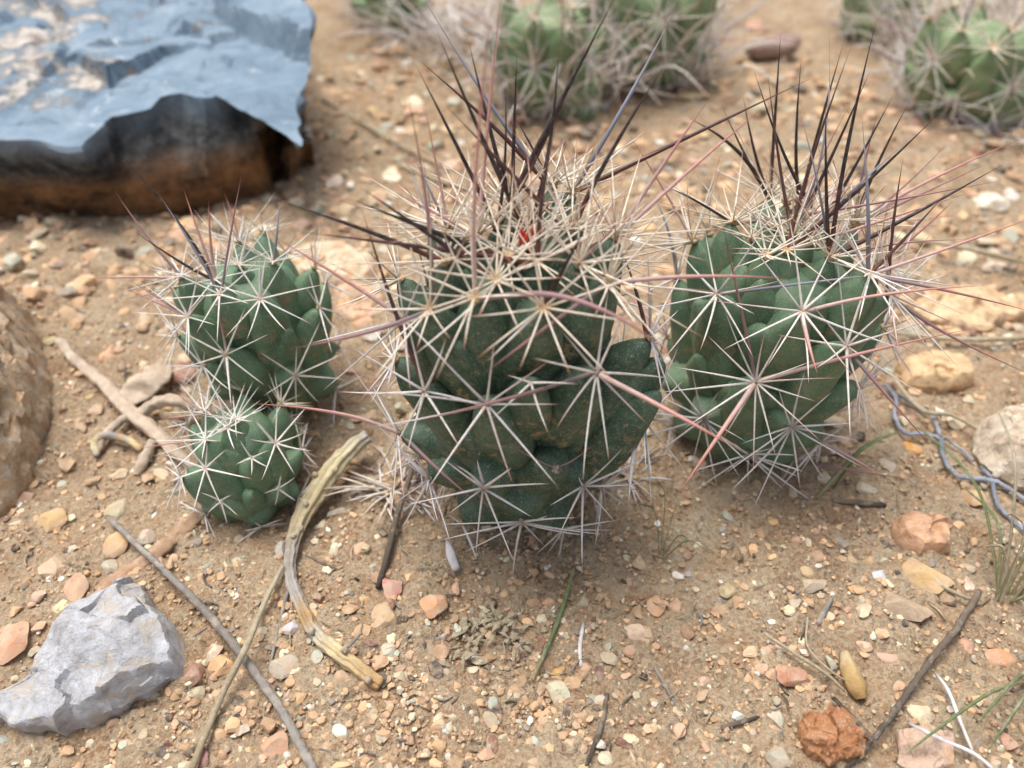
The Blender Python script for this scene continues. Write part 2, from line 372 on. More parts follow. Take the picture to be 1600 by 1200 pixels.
class Cactus:
    def __init__(s, label, base, R_, H, tilt=(0, 0), skin=SK_A, seed=1, group=None, prof=None):
        s.base = np.asarray(base, float); s.R = R_; s.H = H; s.skin = skin; s.g = np.random.default_rng(seed); s.seed = seed
        s.ax = nrm([tilt[0], tilt[1], 1]); s.e1 = nrm(np.cross([0, 1., 0], s.ax)); s.e2 = np.cross(s.ax, s.e1)
        s.pr = PROF_R if prof is None else np.array(prof)
        s.root = empty('cactus', s.base); tag(s.root, label, 'cactus', group)
        s.tub = []                          # (tip, normal, object, young)
    def loc(s, p):
        d = np.asarray(p)-s.base; return d@s.e1, d@s.e2, d@s.ax
    def rad(s, h): return s.R*np.interp(h/s.H, PROF_Z, s.pr)
    def surf(s, u, h):
        """surface point at angle u, height fraction h and its normal"""
        def P(h): r = s.rad(h*s.H); return s.base+s.ax*h*s.H+(s.e1*math.cos(u)+s.e2*math.sin(u))*r
        p = P(h); d = P(h+.01)-P(h-.01); rad = s.e1*math.cos(u)+s.e2*math.sin(u)
        t = nrm(d); n = nrm(rad - t*(rad@t)) if abs(rad@t) < .999 else s.ax
        if n@s.ax < -.35: n = nrm(rad-.3*s.ax)
        if h > .97: n = nrm(s.ax+.3*rad)
        return p, n
    def hit(s, px, py):
        d = nrm(ray(px, py)); best = None; bm = 1e9
        for t in np.linspace(14, 75, 1500):
            p = CAM+d*t; x, y, z = s.loc(p); rho = math.hypot(x, y); f = z/s.H
            if f < -.05 or f > 1.2: q = 5+abs(f)
            else: q = rho-s.rad(z)
            if q < bm: bm = q; best = p
            if q <= 0: break
        x, y, z = s.loc(best)
        if z/s.H > .97:                     # a sight line that clears the crown: drop the point onto it
            rho = math.hypot(x, y); k = min(1., .8*s.R/max(rho, 1e-6)); best = s.base+s.ax*s.H*.97+(s.e1*x+s.e2*y)*k; x, y, z = s.loc(best)
        return best, math.atan2(y, x), min(max(z/s.H, 0.02), .985)
    def add_tub(s, p, n, size, young, k=None, spines=True, dens=None, rl=None, mat=None, parts=True, old=False):
        g = s.g; h = s.loc(p)[2]/s.H
        if k is None: k = np.interp(h, [0, .22, .4, .6, .85, 1], [-.15, -.15, .45, 1.5, 1.6, .6])
        a = nrm(n+s.ax*k + g.normal(size=3)*.05); side = nrm(np.cross(s.ax, a)) if abs(s.ax@a) < .98 else s.e1
        L = size*np.interp(h, [0, .3, .6, .85, 1], [1.7, 2.0, 3.4, 3.6, 2.2])
        V, F, tt = tubercle_mesh(p, a, side, L, size*np.interp(h, [0, .35, .5], [1.1, 1.1, .88]), size*np.interp(h, [0, .35, .5], [.88, .88, .88]), int(s.seed*97+len(s.tub)*7), s.skin)
        o = mk('tubercle', V, F, s.skin, s.root, p, tattr=tt)
        if parts:
            ao = link('areole', AREO[int(g.integers(3))], p+a*.02, o); ao.rotation_mode = 'QUATERNION'
            ao.rotation_quaternion = Vector(a).to_track_quat('Z', 'X'); q = .14*s.R/3.6*(1.25 if young else 1); ao.scale = (q, q, q)
            if old: ao.material_slots[0].link = 'OBJECT'; ao.material_slots[0].material = MAR2
        an = nrm(n*1.0+a*.55)
        s.tub.append((p, an, o, young))
        if spines: s.radials(p, an, o, young, dens, rl, mat)
        return o
    def radials(s, p, an, o, young, dens=None, rl=None, mat=None):
        g = s.g; nsp = dens or int(g.integers(8, 11)) + (2 if young else 0); rl = rl or s.R*.6
        t1 = nrm(np.cross(an, [.3, .2, 1.])); t2 = np.cross(an, t1); ph = g.uniform(0, 6.28)
        for i in range(nsp):
            a = ph+6.283*(i+g.uniform(-.27, .27))/nsp; el = g.uniform(.12, .5)+(.25 if young else 0)
            d = nrm((t1*math.cos(a)+t2*math.sin(a))*math.cos(el)+an*math.sin(el))
            L = rl*g.uniform(.66, 1.18)
            if g.random() < .05: continue
            tip = p+d*L; zz = HG(tip[0], tip[1])[0]
            if tip[2] < zz+.08: tip[2] = zz+.08+g.uniform(0, .2)
            spine('radial_spine', p+an*.03, tip, .043*max(s.R, 2.9)/3.6*g.uniform(.8, 1.15)*(.85 if young else 1), mat or ('ivory' if young else g.choice(['white', 'white', 'grey', 'pale'])), o)
    def nearest(s, p): return min(s.tub, key=lambda t: np.linalg.norm(t[0]-p))
    def central(s, bpx, tpx, mat, fwd=.3, r=.07, sag=None, snap=True):
        """a long central spine from the areole nearest picture point bpx to a tip that projects to tpx"""
        p0, _, _ = s.hit(*bpx); t = s.nearest(p0); p = t[0]; d0 = depth(p)
        q = at_depth(tpx[0], tpx[1], d0); L = np.linalg.norm(q-p)
        tip = at_depth(tpx[0], tpx[1], d0-fwd*L); zz = HG(tip[0], tip[1])[0]
        if tip[2] < zz+.25: tip = gz(tpx[0], tpx[1], zz+.3)
        r = (.88 if mat in ('black', 'brown') else .74)*r*max(s.R, 3.0)/3.6
        if sag is None: sag = s.g.normal(size=3)*.018*L
        return spine_curve('central_spine', p-.05*t[1], tip, r, mat, t[2], sag)
    def auto_central(s, t, mat, L, r=.065):
        d = nrm(t[1]+s.g.normal(size=3)*.28+s.ax*.3); spine_curve('central_spine', t[0], t[0]+d*L, r*s.R/3.6, mat, t[2], s.g.normal(size=3)*.03*L)
    def fill(s, spacing, hmin=.06, hmax=1., size=None, centrals=0., front=True, dens=None, rl=None):
        H, R_ = s.H, s.R; n = int(2.6*(2*math.pi*R_*H)/(spacing**2)); made = []
        for i in range(n):
            h = hmin+(hmax-hmin)*((i+.5)/n); u = i*2.399963+s.seed
            sp_ = spacing*np.interp(h, [0, .7, .9, 1], [1, 1, .8, .55])
            p, nn = s.surf(u, h)
            if p[2] < HG(p[0], p[1])[0]+.15: continue
            if any(np.linalg.norm(t[0]-p) < sp_ for t in s.tub): continue
            if not front and nn@nrm(CAM-p) > .3: continue
            young = h > .8
            s.add_tub(p, nn, (size or .52*spacing)*np.interp(h, [0, .8, 1], [1, 1, .7]), young, dens=dens or (7 if h < .45 else None), rl=rl)
            if s.g.random() < centrals: s.auto_central(s.tub[-1], s.g.choice(['mauve', 'pink', 'black', 'slate'] if young else ['mauve', 'pink', 'slate']), s.R*s.g.uniform(.7, 1.1))
    def core(s, k=.68):
        V = []; nr = 28; zs = np.linspace(-.12, .985, 22); tt = []
        for z in zs:
            for j in range(nr):
                a = 2*math.pi*j/nr; r = s.rad(z*s.H)*k
                V.append(s.base+s.ax*(z*s.H*(1 if z < .5 else 1-.1*(z-.5)/.5))+(s.e1*math.cos(a)+s.e2*math.sin(a))*r); tt.append(.9 if z < .2 else .2)
        F = [(i*nr+j, i*nr+(j+1) % nr, (i+1)*nr+(j+1) % nr, (i+1)*nr+j) for i in range(len(zs)-1) for j in range(nr)]
        F += [tuple(range(nr-1, -1, -1)), tuple((len(zs)-1)*nr+j for j in range(nr))]
        mk('stem_body', np.array(V), F, s.skin, s.root, tattr=tt)

# ---- the middle cactus, in focus
c = Cactus('large dark green cactus with long black spines and a red bud at its crown', gp(806, 775, 0)-np.array([0, 0, .1]), 3.55, 11.0, (0, .0), SK_A, 3)
c.core()
AR = [(742,466,1.12),(849,481,1.1),(950,442,1.12),(673,483,1.05),(633,500,.85),(931,582,1.25),(665,611,1.2),(761,631,1.1),(830,599,.85),(962,371,.95),(893,300,.75),
      (1014,528,1.2),(624,677,1.15),(756,761,1.15),(815,814,1.05),(910,758,1.1),(869,733,1.35),(1004,657,1.3),(672,748,.85),
      (776,334,.62),(827,345,.6),(862,292,.6),(893,345,.65),(800,312,.6),(745,352,.65),(793,385,.62),(840,392,.62),(776,428,.75),(700,345,.7),(696,402,.75),(905,402,.75),(1012,596,1.15),(715,700,1.2),(965,640,1.1),(700,545,.95),(800,690,1.15),(960,700,1.1)]
for i, (x, y, sz) in enumerate(AR):
    p, u, h = c.hit(x, y); _, n = c.surf(u, h); young = y < 500 and i not in (4,)
    quiet = i >= 31 or i == 8
    if i >= 31: p = p-n*.5
    c.add_tub(p, n, sz, young and not quiet, spines=not quiet and i != 16, old=y > 560, mat='grey' if y > 740 or x > 990 else None, parts=not quiet,
              dens=13 if i >= 19 else None, rl=2.8 if y < 700 else 2.35)
pa = c.hit(1014, 528)[0]
for x, y, sz in ((1036, 566, 1.25), (985, 560, 1.15), (1030, 612, 1.0)):       # low right shoulder towards the neighbour
    q = at_depth(x, y, depth(pa)+.2); c.add_tub(q, nrm(np.array([1.0, -.25, .1])), sz, False, spines=False, parts=False)
# the two shy tubercles with only a few spines
for tx in ((768,655),(858,680),(905,600),(790,585)): c.central((830,599), tx, 'white', .25, .045)
for tx in ((768,671),(935,688)): c.central((869,733), tx, 'mauve', .3, .035, (0,0,-.15))
c.fill(1.75, size=1.0, hmax=.93, front=False)
B, W, PK, SL, MV, BR = 'black', 'white', 'pink', 'slate', 'mauve', 'brown'
for b, t, mt, fw, r in [
    ((776,334),(965,-12),B,.35,.10),((776,334),(921,59),BR,.3,.08),((827,345),(874,69),B,.35,.075),((800,312),(808,78),B,.35,.075),((793,330),(790,138),B,.4,.06),
    ((800,312),(732,64),B,.35,.08),((827,345),(683,50),B,.35,.09),((776,334),(648,98),B,.4,.08),((862,292),(656,95),BR,.3,.09),((893,345),(697,165),BR,.5,.08),
    ((862,292),(652,-18),SL,.3,.09),((742,466),(772,-20),PK,.45,.072),((745,352),(783,-10),PK,.35,.08),((893,300),(1056,15),SL,.3,.10),((893,345),(1039,101),B,.4,.085),
    ((893,300),(1268,122),BR,.25,.09),((840,392),(872,172),BR,.55,.075),((673,483),(638,148),MV,.4,.08),((700,345),(665,172),PK,.4,.06),((700,402),(628,230),'grey',.4,.06),
    ((793,385),(547,310),B,.35,.10),((776,428),(562,292),B,.4,.085),((840,392),(465,362),BR,.3,.09),((696,402),(427,311),B,.25,.08),((849,481),(916,354),B,.6,.085),
    ((665,611),(565,326),BR,.3,.085),((633,484),(429,370),PK,.25,.09),((673,483),(444,547),MV,.35,.085),((950,442),(1240,435),PK,.2,.09),
    ((950,442),(749,589),MV,.5,.09),((931,582),(1160,705),PK,.4,.10),((931,582),(629,662),MV,.3,.08),((624,677),(387,630),PK,.3,.09),((624,677),(749,789),MV,.45,.10),((624,677),(815,702),W,.25,.085),
    ((1000,655),(982,793),'grey',.2,.11),((1000,655),(1048,500),SL,.3,.09),((1012,525),(972,390),BR,.35,.075),((962,371),(1115,145),PK,.2,.085),((962,371),(1199,163),PK,.25,.08),
    ((905,402),(980,330),MV,.3,.06),((756,761),(745,716),'grey',.6,.07),((893,345),(975,205),W,.4,.06),((893,300),(1020,195),W,.3,.06),((745,352),(618,302),PK,.3,.06),
    ((700,345),(640,230),SL,.3,.06),((776,428),(640,560),W,.4,.055),((849,481),(760,566),W,.4,.05),((862,292),(800,175),BR,.3,.06),((827,345),(760,180),B,.4,.06),((840,392),(905,215),W,.5,.055)]:
    c.central(b, t, mt, fw, r)
c.central((742,466), (1060,560), MV, .35, .105, (.2, 0, .75))
# crown: a tangle of young ivory spines and the bud
top = c.surf(0, .985)[0]
g_ = c.g
for t in [q for q in c.tub if (np.linalg.norm(q[0]-top) < 2.9)]:
    for k in range(6):
        d = nrm((top-t[0])*.45+g_.normal(size=3)*.7+np.array([0, -.2, 1.0])); spine('radial_spine', t[0], t[0]+d*g_.uniform(1.3, 2.3), .036, 'ivory', t[2])
pb, _, _ = c.hit(822, 368); pb = pb+np.array([0, -.15, .25])
pb = pb-np.array([0, 0, .25])
for k in range(3):
    a = k*2.1+.6; d = nrm([math.cos(a)*.22, math.sin(a)*.22-.2, 1.0])
    V, F, tt = tube([pb+d*0-np.array([0, 0, .8]), pb+d*.1, pb+d*.5, pb+d*.75], [.12, .16, .12, .02], 7, 9)
    mk('bud_scale', V, F, MBUD, c.root, pb, tattr=tt)
main = c

# ---- the right cactus
c = Cactus('broad green cactus with fanned pinkish spines beside the one with the bud', gp(1142, 685, 0)-np.array([0, 0, .1]), 3.45, 9.1, (.07, .05), SK_B, 7)
c.core()
BR_ = [(1181,597,1.1),(1253,487,1.05),(1121,460,1.05),(1234,378,.95),(1083,378,.95),(1147,343,.8),(1302,390,.8),(1358,429,.9),(1321,541,1.05),(1389,460,.8),(1100,654,1.0),(1236,666,1.0),(1170,709,.9),(1203,308,.7),
       (1250,320,.65),(1290,335,.65),(1335,350,.7),(1265,290,.6),(1062,470,1.0),(1070,560,1.1),(1275,600,1.1),(1105,550,1.0),(1185,430,.9),(1190,515,1.0),(1160,395,.75),(1305,465,.9),(1210,640,1.0),(1130,620,1.0)]
for i, (x, y, sz) in enumerate(BR_):
    p, u, h = c.hit(x, y); _, n = c.surf(u, h); quiet = i >= 18
    if quiet: p = p-n*.55; sz *= 1.12
    c.add_tub(p, n, sz, y < 400 and not quiet, spines=not quiet, old=y > 560, mat='grey' if y > 640 else None, rl=2.75, parts=not quiet, dens=int(c.g.integers(11, 15)))
for x, y, sz in ((1178,362,.65),(1212,345,.6),(1243,350,.6),(1270,362,.62),(1200,392,.7),(1228,318,.55)):
    p, u, h = c.hit(x, y); _, n = c.surf(u, h); c.add_tub(p, n, sz, True, rl=1.7)
c.fill(1.75, size=1.0, centrals=.3, hmax=.94, front=False)
for b, t, mt, fw, r in [
    ((1302,390),(1369,32),B,.35,.085),((1250,320),(1317,70),B,.35,.085),((1203,308),(1220,49),B,.35,.08),((1203,308),(1161,150),B,.35,.075),
    ((1290,335),(1178,110),B,.4,.08),((1234,378),(1330,72),BR,.4,.075),((1265,290),(1296,49),SL,.3,.06),((1234,378),(1470,175),B,.35,.085),((1358,429),(1347,185),SL,.4,.09),
    ((1335,350),(1371,175),MV,.35,.07),((1389,460),(1411,247),BR,.35,.075),((1335,350),(1600,215),PK,.1,.09),((1335,350),(1540,257),MV,.2,.08),((1147,343),(1561,283),MV,.3,.085),
    ((1302,390),(1567,257),B,.25,.085),((1234,378),(1522,299),PK,.25,.08),((1358,429),(1625,336),PK,.15,.08),((1302,390),(1512,374),MV,.3,.06),((1121,460),(1402,425),SL,.35,.07),
    ((1253,487),(1540,446),PK,.3,.085),((1358,429),(1610,486),MV,.2,.08),((1181,597),(1515,514),PK,.3,.1),((1181,597),(1056,778),PK,.35,.12),((1389,460),(1610,586),MV,.1,.08),
    ((1321,541),(1451,693),MV,.2,.09),((1253,487),(1278,587),PK,.6,.1),((1181,597),(1128,345),MV,.5,.085),((1302,390),(1250,175),SL,.4,.06),((1083,378),(980,205),PK,.3,.07),((1147,343),(1040,290),B,.4,.06),
    ((1083,378),(985,392),SL,.3,.055),((1250,320),(1190,240),PK,.4,.06),((1265,290),(1330,160),PK,.3,.06),((1290,335),(1440,200),SL,.25,.07),((1250,320),(1252,90),B,.35,.08),((1265,290),(1360,110),B,.3,.08),((1203,308),(1130,170),B,.3,.07),((1290,335),(1395,150),B,.35,.08),((1265,290),(1200,120),BR,.3,.07),((1335,350),(1420,160),B,.3,.075),((1302,390),(1290,160),B,.45,.075),((1358,429),(1480,300),BR,.3,.07),((1335,350),(1480,225),MV,.2,.06)]:
    c.central(b, t, mt, fw, r)
c.central((1203,308), (1075,183), B, .2, .1, (.15, 0, .35))
right = c
top = c.surf(0, .98)[0]
for t in [q for q in c.tub if (np.linalg.norm(q[0]-top) < 2.6)]:
    for k in range(5):
        d = nrm((top-t[0])*.4+c.g.normal(size=3)*.7+np.array([0, 0, 1.0])); spine('radial_spine', t[0], t[0]+d*c.g.uniform(1.3, 2.3), .038, random.choice(['ivory', 'ivory', 'pink', 'white']), t[2])

# ---- the two stems of the left clump
c = Cactus('small smooth green cactus stem with white star spines, taller of two beside the dry root', gp(452, 632, 0)-np.array([0, 0, .1]), 2.75, 7.0, (-.10, .05), SK_B, 15)
c.core()
LA = [(353,554,1.05),(407,468,1.0),(295,495,.9),(333,429,.8),(284,432,.7),(370,405,.75),(370,372,.7),(344,461,.7),(461,586,1.05),(425,405,.8),(498,481,.95),(319,572,.8),(450,520,1.0),(515,560,.95),(380,620,.95)]
for i, (x, y, sz) in enumerate(LA):
    p, u, h = c.hit(x, y); _, n = c.surf(u, h); quiet = i >= 12
    if quiet: p = p-n*.25
    c.add_tub(p, n, sz*.95, y < 410, spines=not quiet, rl=2.05, parts=not quiet, mat='white')
c.fill(1.6, size=.85, hmax=.95, front=False)
for b, t, mt, fw, r in [((284,432),(176,294),MV,.15,.08),((333,429),(187,240),B,.25,.08),((333,429),(209,361),B,.3,.08),((284,432),(127,436),PK,.15,.08),((295,495),(191,449),PK,.2,.08),((295,495),(201,437),MV,.15,.07),
    ((333,429),(326,311),PK,.35,.09),((344,461),(246,300),SL,.3,.08),((344,461),(380,260),MV,.4,.07),((370,372),(350,300),PK,.4,.08),((370,405),(397,328),W,.4,.07),((425,405),(437,307),SL,.3,.08),
    ((370,372),(322,325),W,.3,.08),((333,429),(285,290),PK,.3,.09),((370,372),(385,335),W,.5,.08),((407,468),(405,390),W,.4,.08),((353,554),(338,480),PK,.5,.07),((353,554),(362,640),W,.5,.07)]:
    c.central(b, t, mt, fw, r)
c = Cactus('squat green cactus stem, lowest and shortest of the two beside the dry root', gp(404, 775, 0)-np.array([0, 0, .25]), 2.05, 4.3, (-.08, .05), SK_B, 23, prof=[.6,.75,.86,.96,1.,.97,.86,.6,.12,0])
c.core()
for i, (x, y, sz) in enumerate([(322,732,.85),(322,688,.75),(356,670,.75),(430,693,.85),(320,645,.6),(393,716,.85),(434,763,.9),(346,783,.85),(368,655,.65),(390,775,.9)]):
    p, u, h = c.hit(x, y); _, n = c.surf(u, h); q = i in (9,)
    c.add_tub(p, n, sz*.95, i in (1, 4, 8), spines=not q, rl=1.55 if i not in (5, 6, 7) else .8, dens=None if i not in (5, 6, 7) else 5, parts=not q, mat='white')
c.fill(1.35, size=.75)
for b, t, mt, fw, r in [((322,688),(215,702),PK,.15,.06),((320,645),(250,655),PK,.2,.06),((356,670),(335,600),W,.4,.06),((320,645),(275,615),PK,.3,.06),((430,693),(395,655),W,.4,.06)]:
    c.central(b, t, mt, fw*1., r)
for i, (x, y, r_) in enumerate([(432, 668, .85), (452, 690, .7), (405, 645, .7)]):
    c = Cactus(['tiny green cactus offset wedged behind the squat stem', 'tiny yellowish cactus offset low beside the curved dry stalk', 'tiny pale cactus offset squeezed between the two small stems'][i], gp(x, y+8, 0), r_, r_*1.6, (0, 0), SK_C, 31+i)
    c.core(); c.fill(.75, size=.42)

# ---- cacti behind, out of focus
def bg_cactus(label, px, py, r_, h_, seed, skin=SK_C, centrals=.35, tilt=(0, 0), spc=1.9):
    c = Cactus(label, gp(px, py, 0)-np.array([0, 0, .15]), r_, h_, tilt, skin, seed)
    c.core(); c.fill(spc, size=spc*.56, centrals=centrals, dens=13, rl=r_*.72); return c
bg_cactus('pale green cactus in the background, upright with grey straggly spines', 852, 160, 3.9, 7.0, 41, spc=2.3, centrals=.8)
bg_cactus('bright green cactus behind dry grass, joined to its paler neighbour', 1010, 120, 4.2, 7.5, 42, spc=2.4, centrals=.8)
bg_cactus('small low cactus in front of the pale background pair', 905, 178, 1.8, 2.8, 43, spc=1.8, centrals=.2)
bg_cactus('round green cactus with bold white stars near the mauve leaf', 1498, 172, 4.4, 6.2, 44, SK_C, spc=2.5, centrals=.7)
bg_cactus('yellow-green cactus half hidden behind the round starred one', 1372, 62, 3.6, 5.0, 45, spc=2.3, centrals=.7)
bg_cactus('dark green cactus nub beside the big blue rock', 612, 28, 3.4, 4.2, 46, SK_C, spc=2.2, centrals=.6)

# ------------------------------------------------------------------ big rocks
def outline_rock(name, outl, n, center, levels, mat, seed, tz, side, noise=.1, nf=.5, label='', cat='rock', tside=True, fac=None, base=None):
    """outl: rim points (k,3); tz(x,y,f): top height; side: list of (drop fraction, inset cm) below the rim"""
    Q = np.vstack([outl, outl[:1]]); L_ = np.concatenate([[0], np.cumsum(np.linalg.norm(np.diff(Q, axis=0), axis=1))])
    P = np.stack([np.interp(np.linspace(0, L_[-1], n, endpoint=False), L_, Q[:, q]) for q in range(3)], 1); cx, cy = center     # straight, broken edges
    P = P+np.stack([fbm(P*.9, seed+41, 4, .6), fbm(P*.9, seed+42, 4, .6), 0*P[:, 0]], 1)*min(.16, .012*L_[-1])
    V = []; tt = []
    for f in levels:                        # from the centre out to the rim
        x = cx+(P[:, 0]-cx)*f; y = cy+(P[:, 1]-cy)*f
        V.append(np.stack([x, y, tz(x, y, f)], 1)); tt += [0.]*n
    rim = V[-1]
    for k, (dz, inset) in enumerate(side):
        d = np.stack([cx-rim[:, 0], cy-rim[:, 1]], 1); d /= np.linalg.norm(d, axis=1)[:, None]
        z = rim[:, 2]*(1-dz)+(-.6)*dz
        Q_ = np.stack([rim[:, 0]+d[:, 0]*inset, rim[:, 1]+d[:, 1]*inset], 1)
        if base is not None:                # the broken front face follows its own foot line
            fr = (rim[:, 1] < np.interp(rim[:, 0], base[2][:, 0], base[2][:, 1])); wv, rec = base[1][k]
            by = np.interp(rim[:, 0], base[0][:, 0], base[0][:, 1])+rec
            Q_[fr, 0] = rim[fr, 0]-wv*.5*np.maximum(rim[fr, 0]+14.5, 0); Q_[fr, 1] = rim[fr, 1]*(1-wv)+by[fr]*wv
        V.append(np.concatenate([Q_, z[:, None]], 1)); tt += [min(1., (k+1)/len(side)*1.) if tside else 0.]*n
    V = np.concatenate(V)
    V = V + noise*np.stack([fbm(V*nf, seed, 5, .55), fbm(V*nf, seed+9, 5, .55), .6*fbm(V*nf, seed+19, 5, .55)], 1)
    if fac:
        d = cellfac(V, seed+3, fac[0], fac[1], fac[2]); nr_ = len(levels)*n
        V[:nr_, 2] += d[:nr_]*np.repeat(np.clip(1.15-np.array(levels)*.6, .3, 1), n)
        dd = np.stack([V[nr_:, 0]-cx, V[nr_:, 1]-cy], 1); dd /= np.linalg.norm(dd, axis=1)[:, None]; V[nr_:, :2] += dd*d[nr_:, None]*(1.3 if tside else .25)
    m_ = len(levels)+len(side)
    F = [(i*n+j, i*n+(j+1) % n, (i+1)*n+(j+1) % n, (i+1)*n+j) for i in range(m_-1) for j in range(n)]
    F.append(tuple(range(n-1, -1, -1)))
    o = mk(name, V, F, mat, tattr=tt, origin=np.array([cx, cy, 0])); o.data.set_sharp_from_angle(angle=R(26)); tag(o, label, cat); return o
def facets(x, y, seed, k, lo, hi, slope):
    g = np.random.default_rng(seed); z = np.full(np.shape(x), 99.)
    for _ in range(k):
        a = g.uniform(0, 6.283); s = g.uniform(.1, slope); cx, cy = np.mean(x), np.mean(y)
        z = np.minimum(z, g.uniform(lo, hi)-s*((x-cx)*math.cos(a)+(y-cy)*math.sin(a)))
    return z
# blue slab
ZT = 5.0
rimpx = [(-230,225),(-90,214),(0,224),(60,228),(105,236),(132,234),(150,214),(178,188),(232,180),(285,160),(322,170),(372,160),(412,172),(448,204),(470,228),(466,168),(484,132),(496,96),(478,48),(436,0),(390,-60),(250,-100),(60,-110),(-160,-80),(-330,20),(-330,150)]
outl = np.array([gz(x, y, ZT) for x, y in rimpx])
cxy = outl[:, :2].mean(0)
la, lb = gz(318, 58, ZT), gz(500, 118, ZT); ld = nrm((lb-la)[:2]); lnv = np.array([-ld[1], ld[0]])
def blue_top(x, y, f):
    z = ZT+.06*(y-14)
    s = (x-la[0])*ld[0]+(y-la[1])*ld[1]; d = (x-la[0])*lnv[0]+(y-la[1])*lnv[1]
    amt = np.clip(s/4, 0, 1)
    back = np.clip((d+.1)/.45, 0, 1)
    z = z + 1.5*amt*back*np.clip(1.6-d*.12, 0, 1)
    p = np.stack([x*.22, y*.22, 0*x], 1); z = z+.05*fbm(p, 71, 3)-.10*np.clip(x+13, 0, 6)
    # chipped crust plates on the left
    q = vn(np.stack([x*.55, y*.7, 0*x], 1), 77); z = z+.18*np.clip((q-.15)*6, 0, 1)*np.clip((-9-x)/4, 0, 1)
    return z
outline_rock('boulder', outl, 260, cxy, list(np.linspace(.02, .9, 46))+[.94, .97, .99, 1.], m_blue(), 61, blue_top,
    [(.03, .0), (.08, .05), (.14, .3), (.22, .7), (.32, .8), (.44, 1.2), (.56, 1.5), (.68, 1.9), (.8, 2.0), (.92, 2.5), (1., 2.8)], .05, 1.6, 'large blue-grey slab with a broken earthy brown edge', 'rock', fac=(3.4, .13, .1),
    base=(np.array([gp(x, y)[:2] for x, y in [(-330,352),(-100,352),(0,352),(130,350),(250,344),(340,334),(420,312),(480,270)]]),
          [(.0, 0), (.04, 0), (.12, 0), (.3, 0), (.5, 0), (.75, 0), (.95, .1), (1., .3), (1., .6), (1., .9), (1., 1.2)], np.array([gz(x, y, ZT)[:2] for x, y in [(-400,120),(0,130),(250,120),(440,135),(480,190),(520,190)]])))
# rough granite at the left edge
outl = np.array([gp(x, y, .3) for x, y in [(-150,470),(-60,452),(0,456),(28,466),(56,505),(70,560),(78,620),(70,690),(44,745),(10,790),(-60,830),(-150,840),(-220,760),(-230,600)]])
cxy = outl[:, :2].mean(0)
outline_rock('stone', outl, 150, cxy, list(np.linspace(.03, 1, 40)), m_rock('granite', lin((212, 184, 150)), lin((228, 218, 200)), lin((164, 132, 102)), 240, .004, None, lin((206, 166, 124))), 81,
    lambda x, y, f: .1+3.3*(1-f**5)+.4*fbm(np.stack([x, y, 0*x], 1)*.8, 83, 5, .55), [(.4, .1), (1, .2)], .16, 1.8, 'rough crumbly tan granite rock beside the dry root', 'rock', tside=False, fac=(.9, .17, .2))
# pale quartz at the lower left
outl = np.array([gp(x, y, .15) for x, y in [(-12,1112),(40,1082),(88,1018),(118,968),(150,934),(182,916),(206,906),(236,914),(248,940),(262,972),(286,1000),(296,1026),(286,1052),(252,1078),(200,1106),(150,1134),(100,1142),(50,1146),(0,1138)]])
cxy = gp(165, 1030)[:2]
def quartz(x, y, f):
    ax_, ay_ = gp(60, 1110)[:2]; bx_, by_ = gp(235, 930)[:2]
    u = ((x-ax_)*(bx_-ax_)+(y-ay_)*(by_-ay_))/((bx_-ax_)**2+(by_-ay_)**2)
    z = np.minimum(facets(x, y, 12, 8, 1.5, 2.1, .5), .5+1.7*np.clip(u+.1, 0, 1.3))
    z = np.minimum(z, .3+3.2*(1-np.power(f, 2.2)))
    pk = gp(205, 950, 0); z = z+.55*np.exp(-((x-pk[0])**2+(y-pk[1])**2)/.3)*(1-f**6)
    return z+.05*fbm(np.stack([x, y, 0*x], 1)*1.7, 85, 4)
mq = m_rock('quartz', lin((182, 181, 182)), lin((212, 212, 214)), lin((147, 142, 138)), 190, .002, lin((192, 181, 168)), None)
outline_rock('stone', outl, 160, cxy, list(np.linspace(.02, 1, 46)), mq, 87, quartz, [(.3, .05), (1, .1)], .03, 2.5, 'pale grey quartz rock with bluish crystals and a pointed end', 'rock', tside=False, fac=(1.5, .07, .16))
# crumbly white rock at the right edge
outl = np.array([gp(x, y, .2) for x, y in [(1516,690),(1536,664),(1570,655),(1620,650),(1670,680),(1680,730),(1640,770),(1590,765),(1552,748),(1530,722)]])
outline_rock('stone', outl, 110, outl[:, :2].mean(0), list(np.linspace(.03, 1, 30)), m_rock('pale_crumbly', lin((206, 188, 164)), lin((224, 212, 194)), lin((146, 120, 96)), 120, .002, None, None), 91,
    lambda x, y, f: .15+1.5*(1-f**4)+.2*fbm(np.stack([x, y, 0*x], 1)*1.5, 93, 4), [(.4, .1), (1, .2)], .12, 1.6, 'cream crumbly rock behind the grass tuft', 'rock', tside=False)
# rusty orange lump
outl = np.array([gp(x, y, .12) for x, y in [(1244,1142),(1256,1112),(1282,1118),(1300,1106),(1328,1120),(1340,1146),(1360,1166),(1348,1186),(1318,1190),(1298,1200),(1266,1180),(1248,1168)]])
outline_rock('stone', outl, 100, outl[:, :2].mean(0), list(np.linspace(.03, 1, 28)), m_rock('rusty', lin((202, 142, 98)), lin((220, 182, 146)), lin((156, 106, 74)), 260, .003, None, None), 95,
    lambda x, y, f: .1+.5*(1-f**5)+.16*fbm(np.stack([x, y, 0*x], 1)*2.2, 97, 4), [(.4, .05), (1, .1)], .1, 2.5, 'rusty orange crumbly rock touching the forked twig', 'rock', tside=False, fac=(.5, .07, .2))
